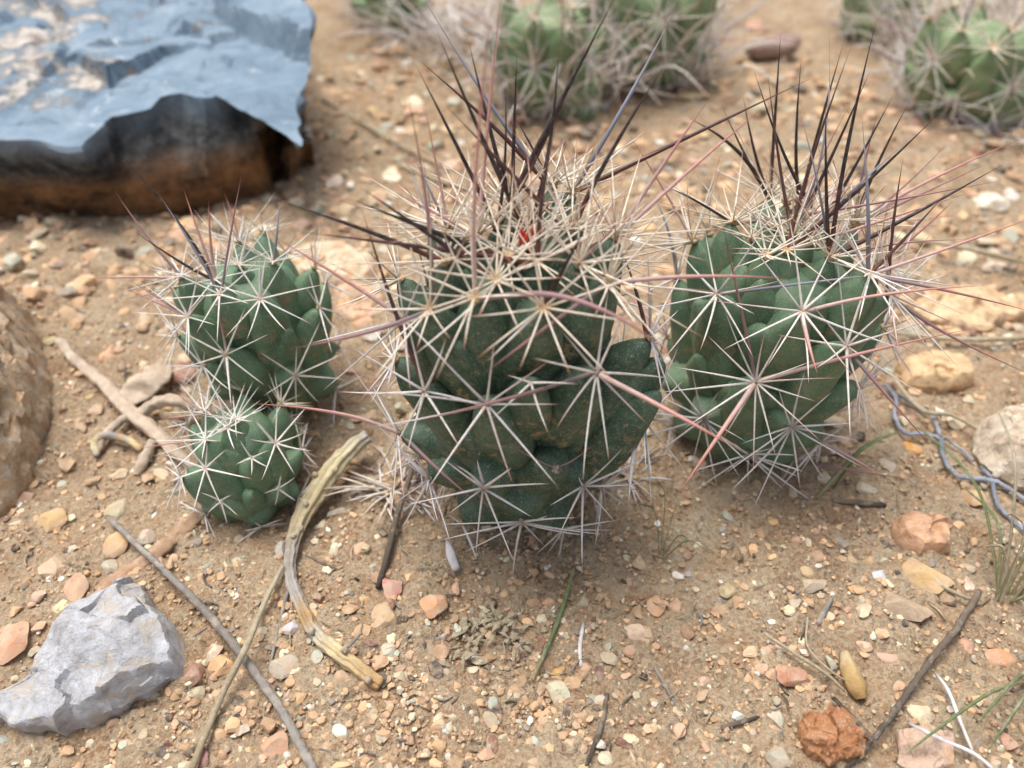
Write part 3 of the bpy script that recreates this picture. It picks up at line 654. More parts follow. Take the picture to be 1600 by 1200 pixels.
# soil clods and crusty slab between the left stems and the middle cactus
for k, (pts, hh, lab, cA) in enumerate([
    ([(440,395),(490,378),(545,382),(590,400),(596,430),(560,452),(500,448),(455,430)], 1.2, 'crusty cream rock behind the small cactus stems', (206,186,156)),
    ([(515,440),(556,432),(600,452),(602,486),(560,504),(522,488)], .8, 'pinkish tan clod between the taller stem and the middle cactus', (200,166,136)),
    ([(1400,575),(1450,556),(1510,572),(1520,600),(1470,612),(1415,604)], .8, 'flat ochre rock above the blue-grey dead branch', (208,176,134)),
    ([(1410,470),(1480,452),(1560,470),(1600,500),(1540,520),(1450,505)], .7, 'low cream soil clod behind the broad cactus', (208,178,140)),
    ([(1395,815),(1420,800),(1455,806),(1488,826),(1482,862),(1440,868),(1400,848)], .75, 'square salmon-edged tan block by the black droppings', (210,166,132)),
    ([(1402,1150),(1450,1128),(1490,1150),(1485,1200),(1430,1216),(1396,1190)], .3, 'flat dusty pink flagstone under the white spine fragments', (188,160,138))]):
    outl = np.array([gp(x, y, .1) for x, y in pts])
    outline_rock('stone', outl, 80, outl[:, :2].mean(0), list(np.linspace(.04, 1, 22)), m_rock('clod_%d' % k, lin(cA), lin(tuple(min(255, v+22) for v in cA)), lin(tuple(int(v*.68) for v in cA)), 130, .0015, None, lin((190, 146, 108))), 110+k,
        lambda x, y, f: np.minimum(.08+hh*(1-f**4), facets(x, y, 130+k, 4, hh*.7, hh*1.05, .25))+.08*fbm(np.stack([x, y, 0*x], 1)*2, 120+k, 4), [(.4, .03), (1, .1)], .06, 1.8, lab, 'rock', tside=False, fac=(.9, .05, .08))

# ------------------------------------------------------------------ stones and pebbles
PB = [mesh_of('pebble', *rock_shape(3, 200+k, [9, 12, 16, 20, 14, 24][k % 6], .38 if k % 3 else .55, .07, 2.4), MP) for k in range(22)]
for me in PB: me.set_sharp_from_angle(angle=R(24))
CLS = [((205,160,120), 'orange-tan'), ((196,146,124), 'pinkish'), ((186,172,150), 'grey-beige'), ((216,202,176), 'cream'), ((150,112,92), 'brown'), ((120,76,70), 'dark red'), ((168,170,156), 'grey-green'), ((206,200,198), 'whitish'), ((60,54,50), 'blackish')]
def cname(c):
    return CLS[int(np.argmin([sum((a-b)**2 for a, b in zip(c, k[0])) for k in CLS]))][1]
LM = [((300,330),'the blue slab'),((60,640),'the granite rock'),((190,640),'the dead root'),((260,850),'the buried root'),((150,1040),'the quartz rock'),((330,960),'the long grey twig'),((340,1110),'the straw stem'),((470,900),'the curved stalk'),
 ((570,1060),'the tip of the curved stalk'),((390,800),'the squat cactus stem'),((300,500),'the taller small stem'),((610,880),'the dark thin twig'),((610,780),'the heap of fallen spines'),((700,870),'the pale husk'),((765,980),'the crumbled debris'),((860,980),'the dull green strand'),
 ((820,850),'the foot of the middle cactus'),((870,1082),'the grey-green stone'),((992,994),'the quartz-topped stone'),((980,1159),'the cream oval stone'),((1032,870),'the wispy sprout'),((1190,760),'the foot of the broad cactus'),((1155,1130),'the charred twig'),((1238,1058),'the red-brown stone'),
 ((1335,1055),'the yellow pod'),((1300,1150),'the rusty rock'),((1440,1160),'the pink flagstone'),((1400,945),'the smooth oval stone'),((1440,835),'the square tan block'),((1470,690),'the blue-grey dead branch'),((1560,900),'the grass tuft'),((1480,490),'the cream clod behind the broad cactus'),
 ((1545,317),'the long white stone'),((1500,190),'the round starred cactus'),((1205,92),'the rolled leaf'),((900,190),'the pale background pair'),((610,275),'the palest stone behind the middle cactus'),((490,400),'the crusty cream rock'),((560,150),'the thin straw by the slab'),((1040,330),'the gap between the two large cacti'),((700,1120),'the bare patch of soil'),((1440,1050),'the long slanting twig')]
LMP = np.array([gz(*q[0], 0)[:2] for q in LM])
def landmark(p): return LM[int(np.argmin(np.linalg.norm(LMP-np.asarray(p)[:2], axis=1)))][1]
def pebble(px, py, w_, h_, rot, c3, label=None, name='pebble', hgt=.6, mesh=None):
    p = gp(px, py); k = depth(p)/FPX; a = w_*k/2; al = math.atan2(CAM[2], p[1]-CAM[1])
    b = h_*k/2/max(.45, math.sin(al)); cz = min(a, b)*hgt
    o = link(name, mesh or PB[int(rng.integers(len(PB)))], p+np.array([0, 0, cz*rng.uniform(.0, .3)]))
    o.scale = (a, b, cz); o.rotation_euler = (rng.uniform(-.12, .12), rng.uniform(-.12, .12), -R(rot)); o.color = (*lin(earth(c3)), 1)
    if label: tag(o, label, 'stone')
    else: tag(o, '%s %s pebble near %s' % ('tiny' if a < .17 else 'small' if a < .3 else 'chunky', cname(c3), landmark(p)), 'pebble', 'loose pebbles on the soil')
    return o
BIG = [
 (1403,945,98,50,35,(158,134,114),'smooth brown-grey oval stone with a dark spot near the grass tuft'),(1438,897,92,62,42,(208,170,122),'rounded ochre stone below the square tan block'),
 (1348,958,40,38,0,(216,192,166),'pale cream lump beside the smooth oval stone'),(1264,913,58,26,0,(168,152,136),'flat grey-brown stone sunk in soil under the broad cactus'),
 (1561,1029,46,26,10,(202,128,84),'orange stone at the foot of the grass tuft'),(1387,1031,42,22,20,(206,158,142),'pink wedge stone beside the yellow pod'),
 (1435,1115,40,46,0,(216,202,172),'cream pointed stone by the long grey forked twig'),(1238,1058,62,52,30,(174,120,96),'dull red-brown stone left of the yellow pod'),
 (870,1082,50,40,0,(196,196,172),'pale grey-green stone alone on bare soil'),(992,994,54,42,10,(216,186,166),'pinkish white stone with a quartz top on open soil'),
 (613,920,46,52,20,(186,122,118),'rosy pink stone at the end of the dark thin twig'),(677,947,50,42,10,(206,146,106),'bright orange stone near the crumbled plant debris'),
 (600,965,46,44,0,(192,162,128),'tan angular stone beside the rosy pink one'),(595,1032,28,36,0,(206,160,130),'salmon stone resting against the end of the curved stalk'),
 (22,1005,58,62,0,(196,142,116),'pinkish brown stone next to the pale quartz rock'),(84,888,58,34,20,(200,166,140),'flat pinkish tan stone above the quartz rock'),
 (121,918,40,48,-30,(186,146,120),'upright brown stone leaning over the quartz rock'),(82,813,44,36,0,(200,160,112),'golden tan stone below the granite rock'),
 (345,1042,46,36,-20,(216,162,116),'orange stone tucked by the crossing of twig and straw'),(334,1018,27,38,10,(222,212,198),'white oval stone by the crossing of twig and straw'),
 (301,1053,44,36,20,(142,98,88),'dark red stone against the quartz rock'),(427,1170,54,64,0,(196,138,108),'broad terracotta stone under the end of the long grey twig'),
 (445,1042,48,38,0,(170,160,150),'rough grey speckled stone inside the bend of the curved stalk'),(180,855,40,36,0,(192,156,112),'honey-tan stone under the long grey twig'),
 (610,275,46,30,0,(224,214,188),'cream boulder-like stone behind the middle cactus, palest there'),(1545,317,62,22,15,(224,214,200),'long white stone behind the broad cactus'),
 (1439,571,46,34,0,(222,206,168),'pale yellow stone above the blue-grey dead branch'),(285,585,44,26,0,(128,72,66),'maroon stone next to the taller small stem'),
 (1515,778,46,40,0,(198,156,116),'tan stone enclosed by the dead branch and grass'),(1180,45,36,24,0,(178,120,96),'reddish stone behind the mauve leaf'),
 (130,448,60,40,0,(208,168,124),'ochre stone in front of the blue slab'),(1026,947,32,32,0,(198,148,112),'round orange-tan stone in the pair before the cactus'),(980,1159,40,27,0,(222,206,168),'cream oval stone low on bare soil'),
 (700,925,1,1,0,(0,0,0),None)]
for x, y, w_, h_, r_, c3, lab in BIG[:-1]: pebble(x, y, w_, h_, r_, c3, lab, 'stone')
SMALL = [(1335,921,24,20,(200,150,100)),(1509,910,28,30,(216,192,178)),(1512,1008,32,26,(196,142,122)),(1196,1020,28,18,(190,190,176)),(1214,1126,35,34,(182,176,162)),(1217,1185,45,40,(166,162,152)),(1188,1045,26,24,(216,172,142)),
 (1571,1181,20,20,(206,172,128)),(1484,1107,15,15,(222,208,198)),(1240,942,20,22,(190,180,160)),(1055,947,26,26,(206,152,128)),(1137,925,30,26,(186,166,128)),(1115,911,18,17,(206,176,156)),(872,1051,28,16,(206,152,88)),
 (950,1187,30,32,(190,190,170)),(911,1170,20,22,(200,160,136)),(1005,1057,18,17,(40,36,34)),(1062,1140,26,18,(216,166,142)),(1100,1065,30,28,(200,160,140)),(857,941,30,18,(212,152,122)),(1172,1020,24,24,(216,182,148)),(997,955,30,17,(176,136,102)),
 (570,935,26,20,(206,162,98)),(580,1005,30,13,(120,72,76)),(455,982,27,26,(190,182,190)),(487,950,22,24,(186,172,152)),(445,947,22,22,(190,146,102)),(595,1150,30,26,(166,166,146)),(497,935,36,26,(132,102,92)),(685,1135,26,22,(206,156,112)),
 (172,886,28,26,(166,166,150)),(97,950,28,22,(216,206,162)),(62,932,24,22,(206,176,162)),(114,859,18,17,(196,196,186)),(55,1018,22,20,(166,166,146)),(312,1083,22,26,(166,156,128)),(231,842,36,28,(186,176,168)),(183,797,40,30,(176,170,142)),
 (7,1158,20,20,(150,156,150)),(319,1185,36,24,(122,72,76)),(381,1141,25,24,(186,180,170)),(62,978,26,22,(196,150,122)),(37,780,40,30,(176,132,108)),(1375,898,24,26,(196,202,212)),(1305,662,30,26,(196,176,150)),(1340,678,38,18,(48,42,38)),
 (1355,767,36,28,(166,162,146)),(1344,809,18,20,(182,182,172)),(1390,852,38,18,(42,38,36)),(1425,700,24,24,(202,142,72)),(1495,813,26,24,(50,46,42)),(1000,880,32,26,(202,172,132)),(1468,643,30,13,(224,218,206)),(1491,662,40,25,(220,202,174)),
 (1430,612,40,20,(210,160,128)),(1387,728,26,22,(170,158,150)),(1329,708,30,13,(120,90,92)),(620,340,34,24,(212,196,160)),(570,505,30,20,(206,150,118)),(545,470,36,24,(200,160,126)),(1440,375,40,22,(214,186,146)),(645,205,30,20,(206,170,130)),
 (540,330,36,22,(190,166,130)),(1010,300,36,20,(206,180,150)),(1010,360,30,18,(214,176,132)),(1080,300,30,16,(196,160,120)),(700,205,30,20,(196,166,130)),(520,150,40,22,(196,160,126)),(545,210,34,20,(186,150,118)),(1130,925,20,18,(176,160,130)),
 (1235,921,22,18,(186,146,110)),(530,800,40,14,(176,172,162)),(440,860,22,30,(170,172,172)),(165,560,30,22,(200,150,110)),(225,510,26,18,(186,150,118)),(120,495,34,16,(170,172,176)),(590,310,30,18,(216,190,150)),(1555,420,44,22,(200,180,160)),(1350,1010,30,20,(206,166,140))]
for x, y, w_, h_, c3 in SMALL: pebble(x, y, w_, h_, rng.uniform(0, 180), c3)
PAL = [(204,166,130)]*6+[(198,158,134)]*3+[(188,172,150)]*4+[(218,204,178)]*3+[(160,128,104)]*4+[(126,88,78)]+[(168,168,156)]*2+[(210,204,198)]*2+[(196,156,120)]*2+[(176,146,118)]*4
def jit(c3, a=14): d = rng.normal(0, a*.7); return tuple(float(np.clip(v+d+rng.normal(0, a*.4), 25, 238)) for v in c3)
def clear(px, py):
    if px < 500 and py < 350: return False
    if px < 75 and 450 < py < 800: return False
    if px < 290 and 900 < py < 1145: return False
    return True
left = 210; 
while left:
    px, py = rng.uniform(-30, 1630), (rng.uniform(150, 560) if rng.random() < .45 else rng.uniform(560, 1215))
    if not clear(px, py): continue
    if 640 < px < 980 and 400 < py < 840: continue
    w_ = float(np.clip(rng.lognormal(2.95, .28), 14, 34))*(1.25 if py < 560 else 1)
    pebble(px, py, w_, w_*rng.uniform(.55, .95), rng.uniform(0, 180), jit(PAL[int(rng.integers(len(PAL)))]), hgt=rng.uniform(.5, .8)); left -= 1
def scatter(n, smin, smax, sub, label, name, seed, cutn, d0=21):
    """joined loose fragments, spread over a strip wider than the view"""
    g = np.random.default_rng(seed); bases = [rock_shape(sub, seed*50+k, cutn, .36, .07)[0] for k in range(8)]; F0 = ICO[sub][1]
    d = d0*np.power(78/d0, g.random(n)**1.05)                        # distance from the camera's foot, denser close by
    an = g.uniform(-.72, .72, n); x = d*np.sin(an)*1.05+CAM[0]; y = CAM[1]+d*np.cos(an)*1.0
    y = y-13+0*y*.0
    keep = (y > -14) & (y < 64); x, y = x[keep], y[keep]
    # patchiness
    pn = vn(np.stack([x*.28, y*.28, 0*x], 1), seed)*.5+.5
    kk = g.random(len(x)) < np.clip(.3+1.3*(pn-.28), .15, 1); x, y = x[kk], y[kk]; n = len(x)
    dist = np.hypot(x-CAM[0], y-CAM[1])
    s = np.exp(g.normal(math.log((smin*smax)**.5)-.12, .5, n)).clip(smin*.7, smax*1.15)*(1+.018*np.maximum(dist-25, 0))
    z = HG(x, y); pal = np.array([lin(earth(c_)) for c_ in PAL+[(190,154,122)]*6+[(180,144,114)]*6+[(132,124,116)]*2+[(84,76,70)]*2])
    nv = len(bases[0]); VV = np.empty((n*nv, 3)); CC = np.ones((n*nv, 4), np.float32)
    for i in range(n):
        b = bases[i % 8]*np.array([1, g.uniform(.6, 1), g.uniform(.45, .8)]); a = g.uniform(0, 6.28); ca, sa = math.cos(a), math.sin(a)
        q = s[i]*.5
        VV[i*nv:(i+1)*nv] = np.stack([(b[:, 0]*ca-b[:, 1]*sa)*q+x[i], (b[:, 0]*sa+b[:, 1]*ca)*q+y[i], b[:, 2]*q+z[i]+q*g.uniform(-.25, .2)], 1)
        CC[i*nv:(i+1)*nv, :3] = np.clip(pal[int(g.integers(len(pal)))]*g.uniform(.72, 1.2), .02, .8)
    FF = (F0[None]+(np.arange(n)*nv)[:, None, None]).reshape(-1, 3)
    me = bpy.data.meshes.new(name); me.vertices.add(n*nv); me.vertices.foreach_set('co', (VV*S).ravel().astype(np.float32))
    me.loops.add(FF.size); me.loops.foreach_set('vertex_index', FF.ravel().astype(np.int32)); me.polygons.add(len(FF))
    me.polygons.foreach_set('loop_start', np.arange(0, FF.size, 3, dtype=np.int32)); me.update(calc_edges=True)
    me.polygons.foreach_set('use_smooth', np.full(len(FF), sub > 1)); a = me.attributes.new('tint', 'FLOAT_COLOR', 'POINT'); a.data.foreach_set('color', CC.ravel())
    me.set_sharp_from_angle(angle=R(30)); me.materials.append(MGR); o = link(name, me, (0, 0, 0)); tag(o, label, 'gravel', kind='stuff')
scatter(9500, .2, .55, 2, 'mixed small gravel strewn over the sandy soil', 'gravel', 5, 16)
scatter(5200, .35, .95, 2, 'coarser gravel strewn over the soil behind the cacti', 'gravel', 8, 14, 44)
scatter(46000, .08, .28, 1, 'fine grit covering the sandy soil', 'grit', 6, 4)

# ------------------------------------------------------------------ dry wood, twigs, straw
W_GREY = m_wood('grey_twig', [(0, lin((168, 160, 150))), (.5, lin((150, 142, 132))), (1, lin((176, 168, 158)))], 420)
W_DARK = m_wood('dark_twig', [(0, lin((140, 124, 108))), (.6, lin((112, 100, 88))), (1, lin((72, 64, 58)))], 420)
W_PINK = m_wood('pink_root', [(0, lin((208, 190, 168))), (.5, lin((212, 190, 166))), (1, lin((204, 178, 152)))], 260)
W_DUST = m_wood('dusty_root', [(0, lin((204, 168, 138))), (1, lin((198, 160, 128)))], 300)
W_STRAW = m_wood('straw', [(0, lin((204, 190, 160))), (.5, lin((196, 182, 152))), (1, lin((180, 160, 128)))], 500)
W_STALK = m_wood('dry_stalk', [(0, lin((196, 190, 178))), (.06, lin((220, 208, 174))), (.2, lin((222, 206, 162))), (.38, lin((210, 190, 150))), (.45, lin((178, 166, 150))), (.6, lin((176, 170, 162))), (.68, lin((196, 158, 108))), (.74, lin((196, 186, 170))), (.8, lin((226, 206, 160))), (1, lin((206, 164, 112)))], 260)
W_BLUE = m_wood('bluegrey_branch', [(0, lin((124, 132, 144))), (.5, lin((172, 178, 188))), (1, lin((160, 167, 178)))], 300)
W_GREEN = m_wood('grass_green', [(0, lin((168, 160, 116))), (.3, lin((128, 140, 92))), (.8, lin((122, 138, 96))), (1, lin((176, 160, 116)))], 300, rough=.6)
W_POD = m_wood('pod', [(0, lin((206, 178, 124))), (1, lin((192, 152, 94)))], 200)
def lie(px_pts, rpx, mat, name, label=None, cat=None, parent=None, group=None, lift=None, sides=7, rough=.12, n=None, ribs=0, ribd=0., flat=1.):
    k0 = [gp(x, y) for x, y in px_pts]; rad = []
    rp = rpx if hasattr(rpx, '__len__') else [rpx]*len(px_pts)
    P = []
    for i, p in enumerate(k0):
        r = rp[min(i, len(rp)-1)]*depth(p)/FPX; rad.append(r)
        l = (lift[i] if hasattr(lift, '__len__') else (lift or 0))
        P.append(gp(*px_pts[i], r*.75+l))
    V, F, tt = tube(P, rad, sides, n or len(P)*5, rough, int(abs(px_pts[0][0])*7+abs(px_pts[0][1])), ribs=ribs, ribd=ribd, flat=flat)
    o = mk(name, V, F, mat, parent, P[0] if parent is None else None, tattr=tt)
    if label: tag(o, label, cat, group)
    return o
# curved dry stalk
root = empty('dry_stalk', gp(470, 900)); tag(root, 'curved dry cactus stalk, yellow and grey, lying on the soil', 'stalk')
lie([(574,680),(552,698),(522,730),(492,775),(468,815),(456,855),(454,900),(470,945),(492,988),(524,1017),(560,1044),(594,1070)], [8,11,13,13.5,12,9,8,9,10,11,11,10], W_STALK, 'stem', parent=root, sides=36, n=90, rough=.14, ribs=7, ribd=.16,
    lift=[1.0,.9,.8,.55,.35,.2,.1,.05,.05,.05,.05,0])
for x, y, l in [(492,742,1.2),(478,788,.95),(524,735,1.35),(458,838,.55),(470,825,.6),(575,1062,.4),(487,985,.5),(538,1015,.5)]:
    p = gp(x, y, l); V, F = ICO[2]; V = V*(1+.3*fbm(V*2, int(x), 3))[:, None]*.11; mk('scar', V+p, F, W_STRAW, root, p, tattr=np.zeros(len(V)))
lie([(537,1017),(552,1002),(565,988)], [3,3,2], W_GREY, 'side_spur', parent=root, lift=.35)
for x, y, w_, h_, r_, c3, lab in [(228,598,60,34,-30,(206,184,160),'broad flat pale bark chip under the dead root'),(150,640,30,16,20,(186,160,134),'small curled bark chip left of the dead root fork'),(128,668,34,14,60,(170,142,116),'narrow brown bark chip beside the granite rock'),
    (262,660,34,16,-10,(198,172,148),'pale bark chip between the dead root branches'),(120,612,26,14,0,(160,132,106),'dark bark chip touching the dead root'),(250,740,36,18,40,(200,176,150),'flat bark chip at the lower end of the dead root'),(184,742,34,20,-20,(196,168,140),'tan bark chip below the dead root stub'),(290,560,30,14,10,(204,176,150),'pale bark sliver beside the maroon stone')]:
    o = pebble(x, y, w_, h_, r_, c3, lab, 'bark_chip', hgt=.28); o['category'] = 'bark chip'
# pinkish dead root with forks
root = empty('dead_root', gp(200, 640)); tag(root, 'pinkish dead root with forks beside the granite rock', 'root')
lie([(92,532),(120,565),(158,596),(200,640),(238,672),(272,704),(312,740)], [6,9,10,12,11,10,7], W_PINK, 'main_root', parent=root, flat=.7, sides=20, n=60, rough=.24, ribs=5, ribd=.1, lift=[0,.05,.1,.25,.25,.15,0])
lie([(212,655),(240,632),(275,626),(310,640),(338,652)], [7,9,9,9,6], W_PINK, 'branch', parent=root, sides=18, n=40, rough=.24, ribs=5, ribd=.1, lift=[.15,.5,.8,.5,.1])
lie([(196,640),(215,612),(240,590),(258,572)], [10,22,25,12], W_PINK, 'branch', parent=root, sides=18, n=36, rough=.28, ribs=4, ribd=.1, lift=[.1,.05,.05,0], flat=.4)
lie([(200,650),(176,668),(160,690),(152,708)], [6,7,6,4], W_PINK, 'branch', parent=root, sides=9, n=22, rough=.25, lift=[.3,.3,.2,.1])
lie([(152,712),(148,692),(166,680),(200,688),(222,704)], [5,6,6,6,5], W_STALK, 'branch', parent=root, sides=8, n=24, rough=.2, lift=[.1,.3,.4,.3,.1])
lie([(240,690),(222,724),(214,742)], [7,9,5], W_PINK, 'branch', parent=root, sides=9, n=20, rough=.3, lift=[.2,.1,0])
lie([(340,775),(300,812),(262,848),(222,880),(176,908),(138,934)], [8,12,13,13,11,7], W_DUST, 'buried_root', 'soil-coated root half buried beside the pale quartz rock', 'root', sides=18, n=54, rough=.28, ribs=4, ribd=.1, lift=-.22, flat=.7)
lie([(172,812),(250,885),(330,965),(384,1032),(440,1110),(494,1212)], [4.5,5.5,6,6.5,7,7], W_GREY, 'twig', 'long straight grey twig running past the quartz rock', 'twig', lift=.25, sides=9, n=80, rough=.25)
lie([(442,884),(412,945),(384,1012),(345,1090),(296,1210)], [3.5,4.5,5,5.5,6], W_STRAW, 'dry_straw', 'pale straight straw stem lying across the grey twig', 'straw', lift=[.3,.3,.75,.4,.2], sides=7)
lie([(455,905),(440,960),(420,1050)], [3,3,2.5], W_GREY, 'twig', 'thin grey twig under the bend of the curved stalk', 'twig')
lie([(652,690),(640,745),(622,800),(604,872),(590,918)], [3,4.5,5,5,4], W_DARK, 'twig', 'dark thin twig reaching down from the middle cactus base', 'twig', lift=[1.,.6,.3,.1,.05], sides=8)
lie([(700,690),(662,770),(630,800)], [3,3,3], W_GREY, 'twig', 'short grey twig meeting the dark thin twig', 'twig', lift=[.7,.4,.3])
lie([(478,866),(515,885),(560,906)], [2,2.5,2], W_DARK, 'twig', 'fine brown twig between the curved stalk and dark twig', 'twig')
lie([(897,885),(882,940),(862,995),(832,1062)], [2.5,3.5,3.5,3], W_GREEN, 'grass_strand', 'single dull green grass blade lying on open soil', 'grass blade', lift=.12)
lie([(912,972),(906,1010),(908,1044)], [3,3.5,3], SP['grey'], 'dead_spine', 'short pale grey spine lying near the green blade', 'spine')
lie([(1530,924),(1494,982),(1442,1048),(1398,1112),(1358,1162),(1320,1205)], [4.5,5.2,5.2,5,4,3], W_DARK, 'twig', 'long grey-brown twig slanting past the yellow pod', 'twig', lift=.3, sides=9, n=70, rough=.32)
lie([(1366,1160),(1338,1128),(1302,1090)], [5,5,3], W_DARK, 'twig', 'short dark twig forking along the rusty rock', 'twig', lift=.25)
lie([(1418,1130),(1470,1155),(1522,1178),(1556,1206)], [3,3.5,3.5,3], SP['grey'], 'dead_spine', 'long white fallen spine crossing the pink flagstone', 'spine', lift=.3)
lie([(1462,1052),(1482,1080),(1500,1126),(1522,1180)], [2.5,3,3,2.5], SP['grey'], 'dead_spine', 'white fallen spine meeting another at the grass tip', 'spine', lift=.3)
lie([(1127,1137),(1152,1130),(1186,1120)], [3.5,4,2.5], W_DARK, 'twig', 'charred dark twig alone on bare soil', 'twig')
lie([(1300,782),(1342,786),(1384,790)], [4,5,3.5], W_DARK, 'twig', 'short charred twig near the grass leaf under the broad cactus', 'twig')
lie([(1320,1020),(1328,1048),(1340,1076),(1346,1092)], [7,14,15,9], W_POD, 'seed_pod', 'small yellow dry pod beside the long slanting twig', 'pod', sides=13, n=26, ribs=4, ribd=.12, rough=.08)
lie([(698,842),(704,865),(714,892)], [2,8,7], SP['grey'], 'husk', 'pale bluish husk standing below the middle cactus', 'husk', lift=[.8,.4,.05], flat=.35, rough=.05)
lie([(1022,1040),(1050,1090),(1078,1142)], [2.5,3.5,2.5], W_GREY, 'twig', 'short grey twig right of the black pebble', 'twig')
lie([(948,1085),(940,1130),(915,1200)], [4,4.5,3], W_DARK, 'twig', 'bent dark twig low on bare soil', 'twig')
lie([(1300,935),(1288,955),(1278,975)], [3,5,4], W_GREY, 'twig', 'stubby grey twig beside the flat grey-brown stone', 'twig')
lie([(1262,965),(1262,1010),(1300,1050),(1345,1075)], [1.5,2,2,1.5], W_STRAW, 'dry_straw', 'thin curling straw behind the dull red-brown stone', 'straw', lift=.2)
lie([(1195,990),(1240,1020),(1290,1052),(1320,1080)], [2.5,3,3,2], W_STRAW, 'dry_straw', 'straw lying over the dull red-brown stone', 'straw', lift=.35)
lie([(1450,905),(1490,925),(1535,945)], [2.5,3,2.5], W_STRAW, 'dry_straw', 'pale straw between ochre stone and grass tuft', 'straw', lift=.2)
lie([(1390,585),(1440,640),(1490,650),(1560,690)], [3,3.5,3,2.5], W_STRAW, 'dry_straw', 'pale straw stem over the cream soil clod', 'straw', lift=.5)
lie([(1400,520),(1500,530),(1620,528)], [3,4,4], W_STRAW, 'dry_straw', 'straight straw lying behind the broad cactus', 'straw', lift=.3)
lie([(1420,372),(1510,388),(1620,415)], [3.5,4,3], W_STRAW, 'dry_straw', 'arched yellow straw behind the broad cactus', 'straw', lift=[.4,.9,.5])
lie([(620,255),(720,290),(860,310)], [3,3.5,2.5], W_STRAW, 'dry_straw', 'long straw lying behind the middle cactus', 'straw', lift=.3)
lie([(500,150),(580,200),(690,260)], [2.5,3,2.5], W_STRAW, 'dry_straw', 'thin straw right of the blue slab', 'straw', lift=.2)
# blue-grey branching skeleton
root = empty('dead_branch', gp(1470, 690)); tag(root, 'blue-grey branching dead twig with loops on the gravel', 'branch')
for pts, r_ in [([(1382,600),(1400,622),(1398,650),(1414,676),(1446,680),(1470,686)], 7), ([(1403,616),(1432,634),(1456,650),(1470,682)], 6), ([(1470,685),(1475,716),(1497,743),(1546,750),(1577,764),(1625,800)], 8),
                ([(1476,684),(1500,700),(1521,720)], 5), ([(1530,728),(1554,750)], 6), ([(1550,752),(1560,790),(1586,816),(1620,845)], 7)]:
    lie(pts, r_*.46, W_BLUE, 'stem', parent=root, sides=9, lift=.2, n=44, rough=.4)
# grass tuft at the right
root = empty('grass_tuft', gp(1572, 925)); tag(root, 'sparse green grass tuft with straw blades at the right', 'grass')
def blade(base, tip, hgt, r_, mat, parent, bowx=0.):
    p = gp(*base); t = gp(*tip)+np.array([0, 0, hgt]); m1 = p*.6+t*.4+np.array([bowx, 0, hgt*.45+.8]); m2 = p*.2+t*.8+np.array([bowx*.6, 0, hgt*.25+.4])
    V, F, tt = tube([p-np.array([0, 0, .1]), m1, m2, t], [r_, r_*1.1, r_*.8, r_*.1], 5, 18, capped=False, flat=.4); return mk('blade', V, F, mat, parent, tattr=tt)
for b, t, h_, mt in [((1560,935),(1470,785),1.0,W_GREEN),((1565,935),(1390,705),1.6,W_GREEN),((1570,930),(1500,730),3.0,W_STRAW),((1572,930),(1580,760),3.4,W_GREEN),((1580,930),(1620,800),3.0,W_GREEN),((1556,940),(1545,820),2.4,W_GREEN),
                     ((1585,945),(1640,880),1.5,W_GREEN),((1562,945),(1530,865),2.0,W_STRAW),((1590,935),(1600,830),3.2,W_GREEN),((1575,940),(1600,1010),1.0,W_GREEN),((1560,935),(1510,900),1.4,W_STRAW),((1580,940),(1610,900),2.4,W_STRAW)]:
    blade(b, t, h_, .055, mt, root, rng.uniform(-.4, .4))
root = empty('grass_tuft', gp(1600, 1050)); tag(root, 'low grass tuft of long blades drooping over the pink flagstone', 'grass')
for b, t, h_, mt in [((1610,1060),(1500,1165),1.0,W_GREEN),((1615,1060),(1400,1195),.4,W_GREEN),((1605,1050),(1570,985),1.8,W_GREEN),((1612,1050),(1590,960),2.0,W_STRAW),((1610,1065),(1520,1200),.8,W_GREEN),((1600,1055),(1545,1010),1.6,W_GREEN),((1605,1060),(1540,1120),.7,W_STRAW)]:
    blade(b, t, h_, .05, mt, root, rng.uniform(-.3, .3))
root = empty('grass_tuft', gp(1032, 870)); tag(root, 'tiny wispy green grass sprout before the middle cactus', 'grass')
for b, t, h_ in [((1032,872),(1018,805),1.6),((1032,872),(990,820),1.0),((1034,872),(1052,815),.8),((1032,874),(1080,870),.5),((1034,874),(1110,880),.35),((1030,872),(1005,850),.6)]:
    blade(b, t, h_, .03, W_GREEN, root)
blade_root = empty('grass_leaf', gp(1285, 772)); tag(blade_root, 'green arching grass leaf beside the broad cactus', 'grass leaf')
blade((1275,778), (1400,690), .5, .08, W_GREEN, blade_root); blade((1300,765), (1345,738), .3, .06, W_GREEN, blade_root)
# rolled leaf in the background
V, F = rock_shape(4, 333, 3, .6, .05); p = gp(1205, 92); k = depth(p)/FPX
V = V*np.array([52*k, 24*k, 18*k]); ca, sa = math.cos(.5), math.sin(.5); V = np.stack([V[:, 0]*ca-V[:, 1]*sa, V[:, 0]*sa+V[:, 1]*ca, V[:, 2]+.7+.35*np.abs(V[:, 0]*.2)], 1)
V[:, 2] += .12*np.abs(V[:, 1]); o = mk('rolled_leaf', V+p, F, m_wood('leaf_mauve', [(0, lin((156, 130, 118))), (1, lin((156, 130, 118)))], 120), tattr=np.zeros(len(V)))
tag(o, 'rolled mauve-brown dead leaf behind the broad cactus', 'leaf')
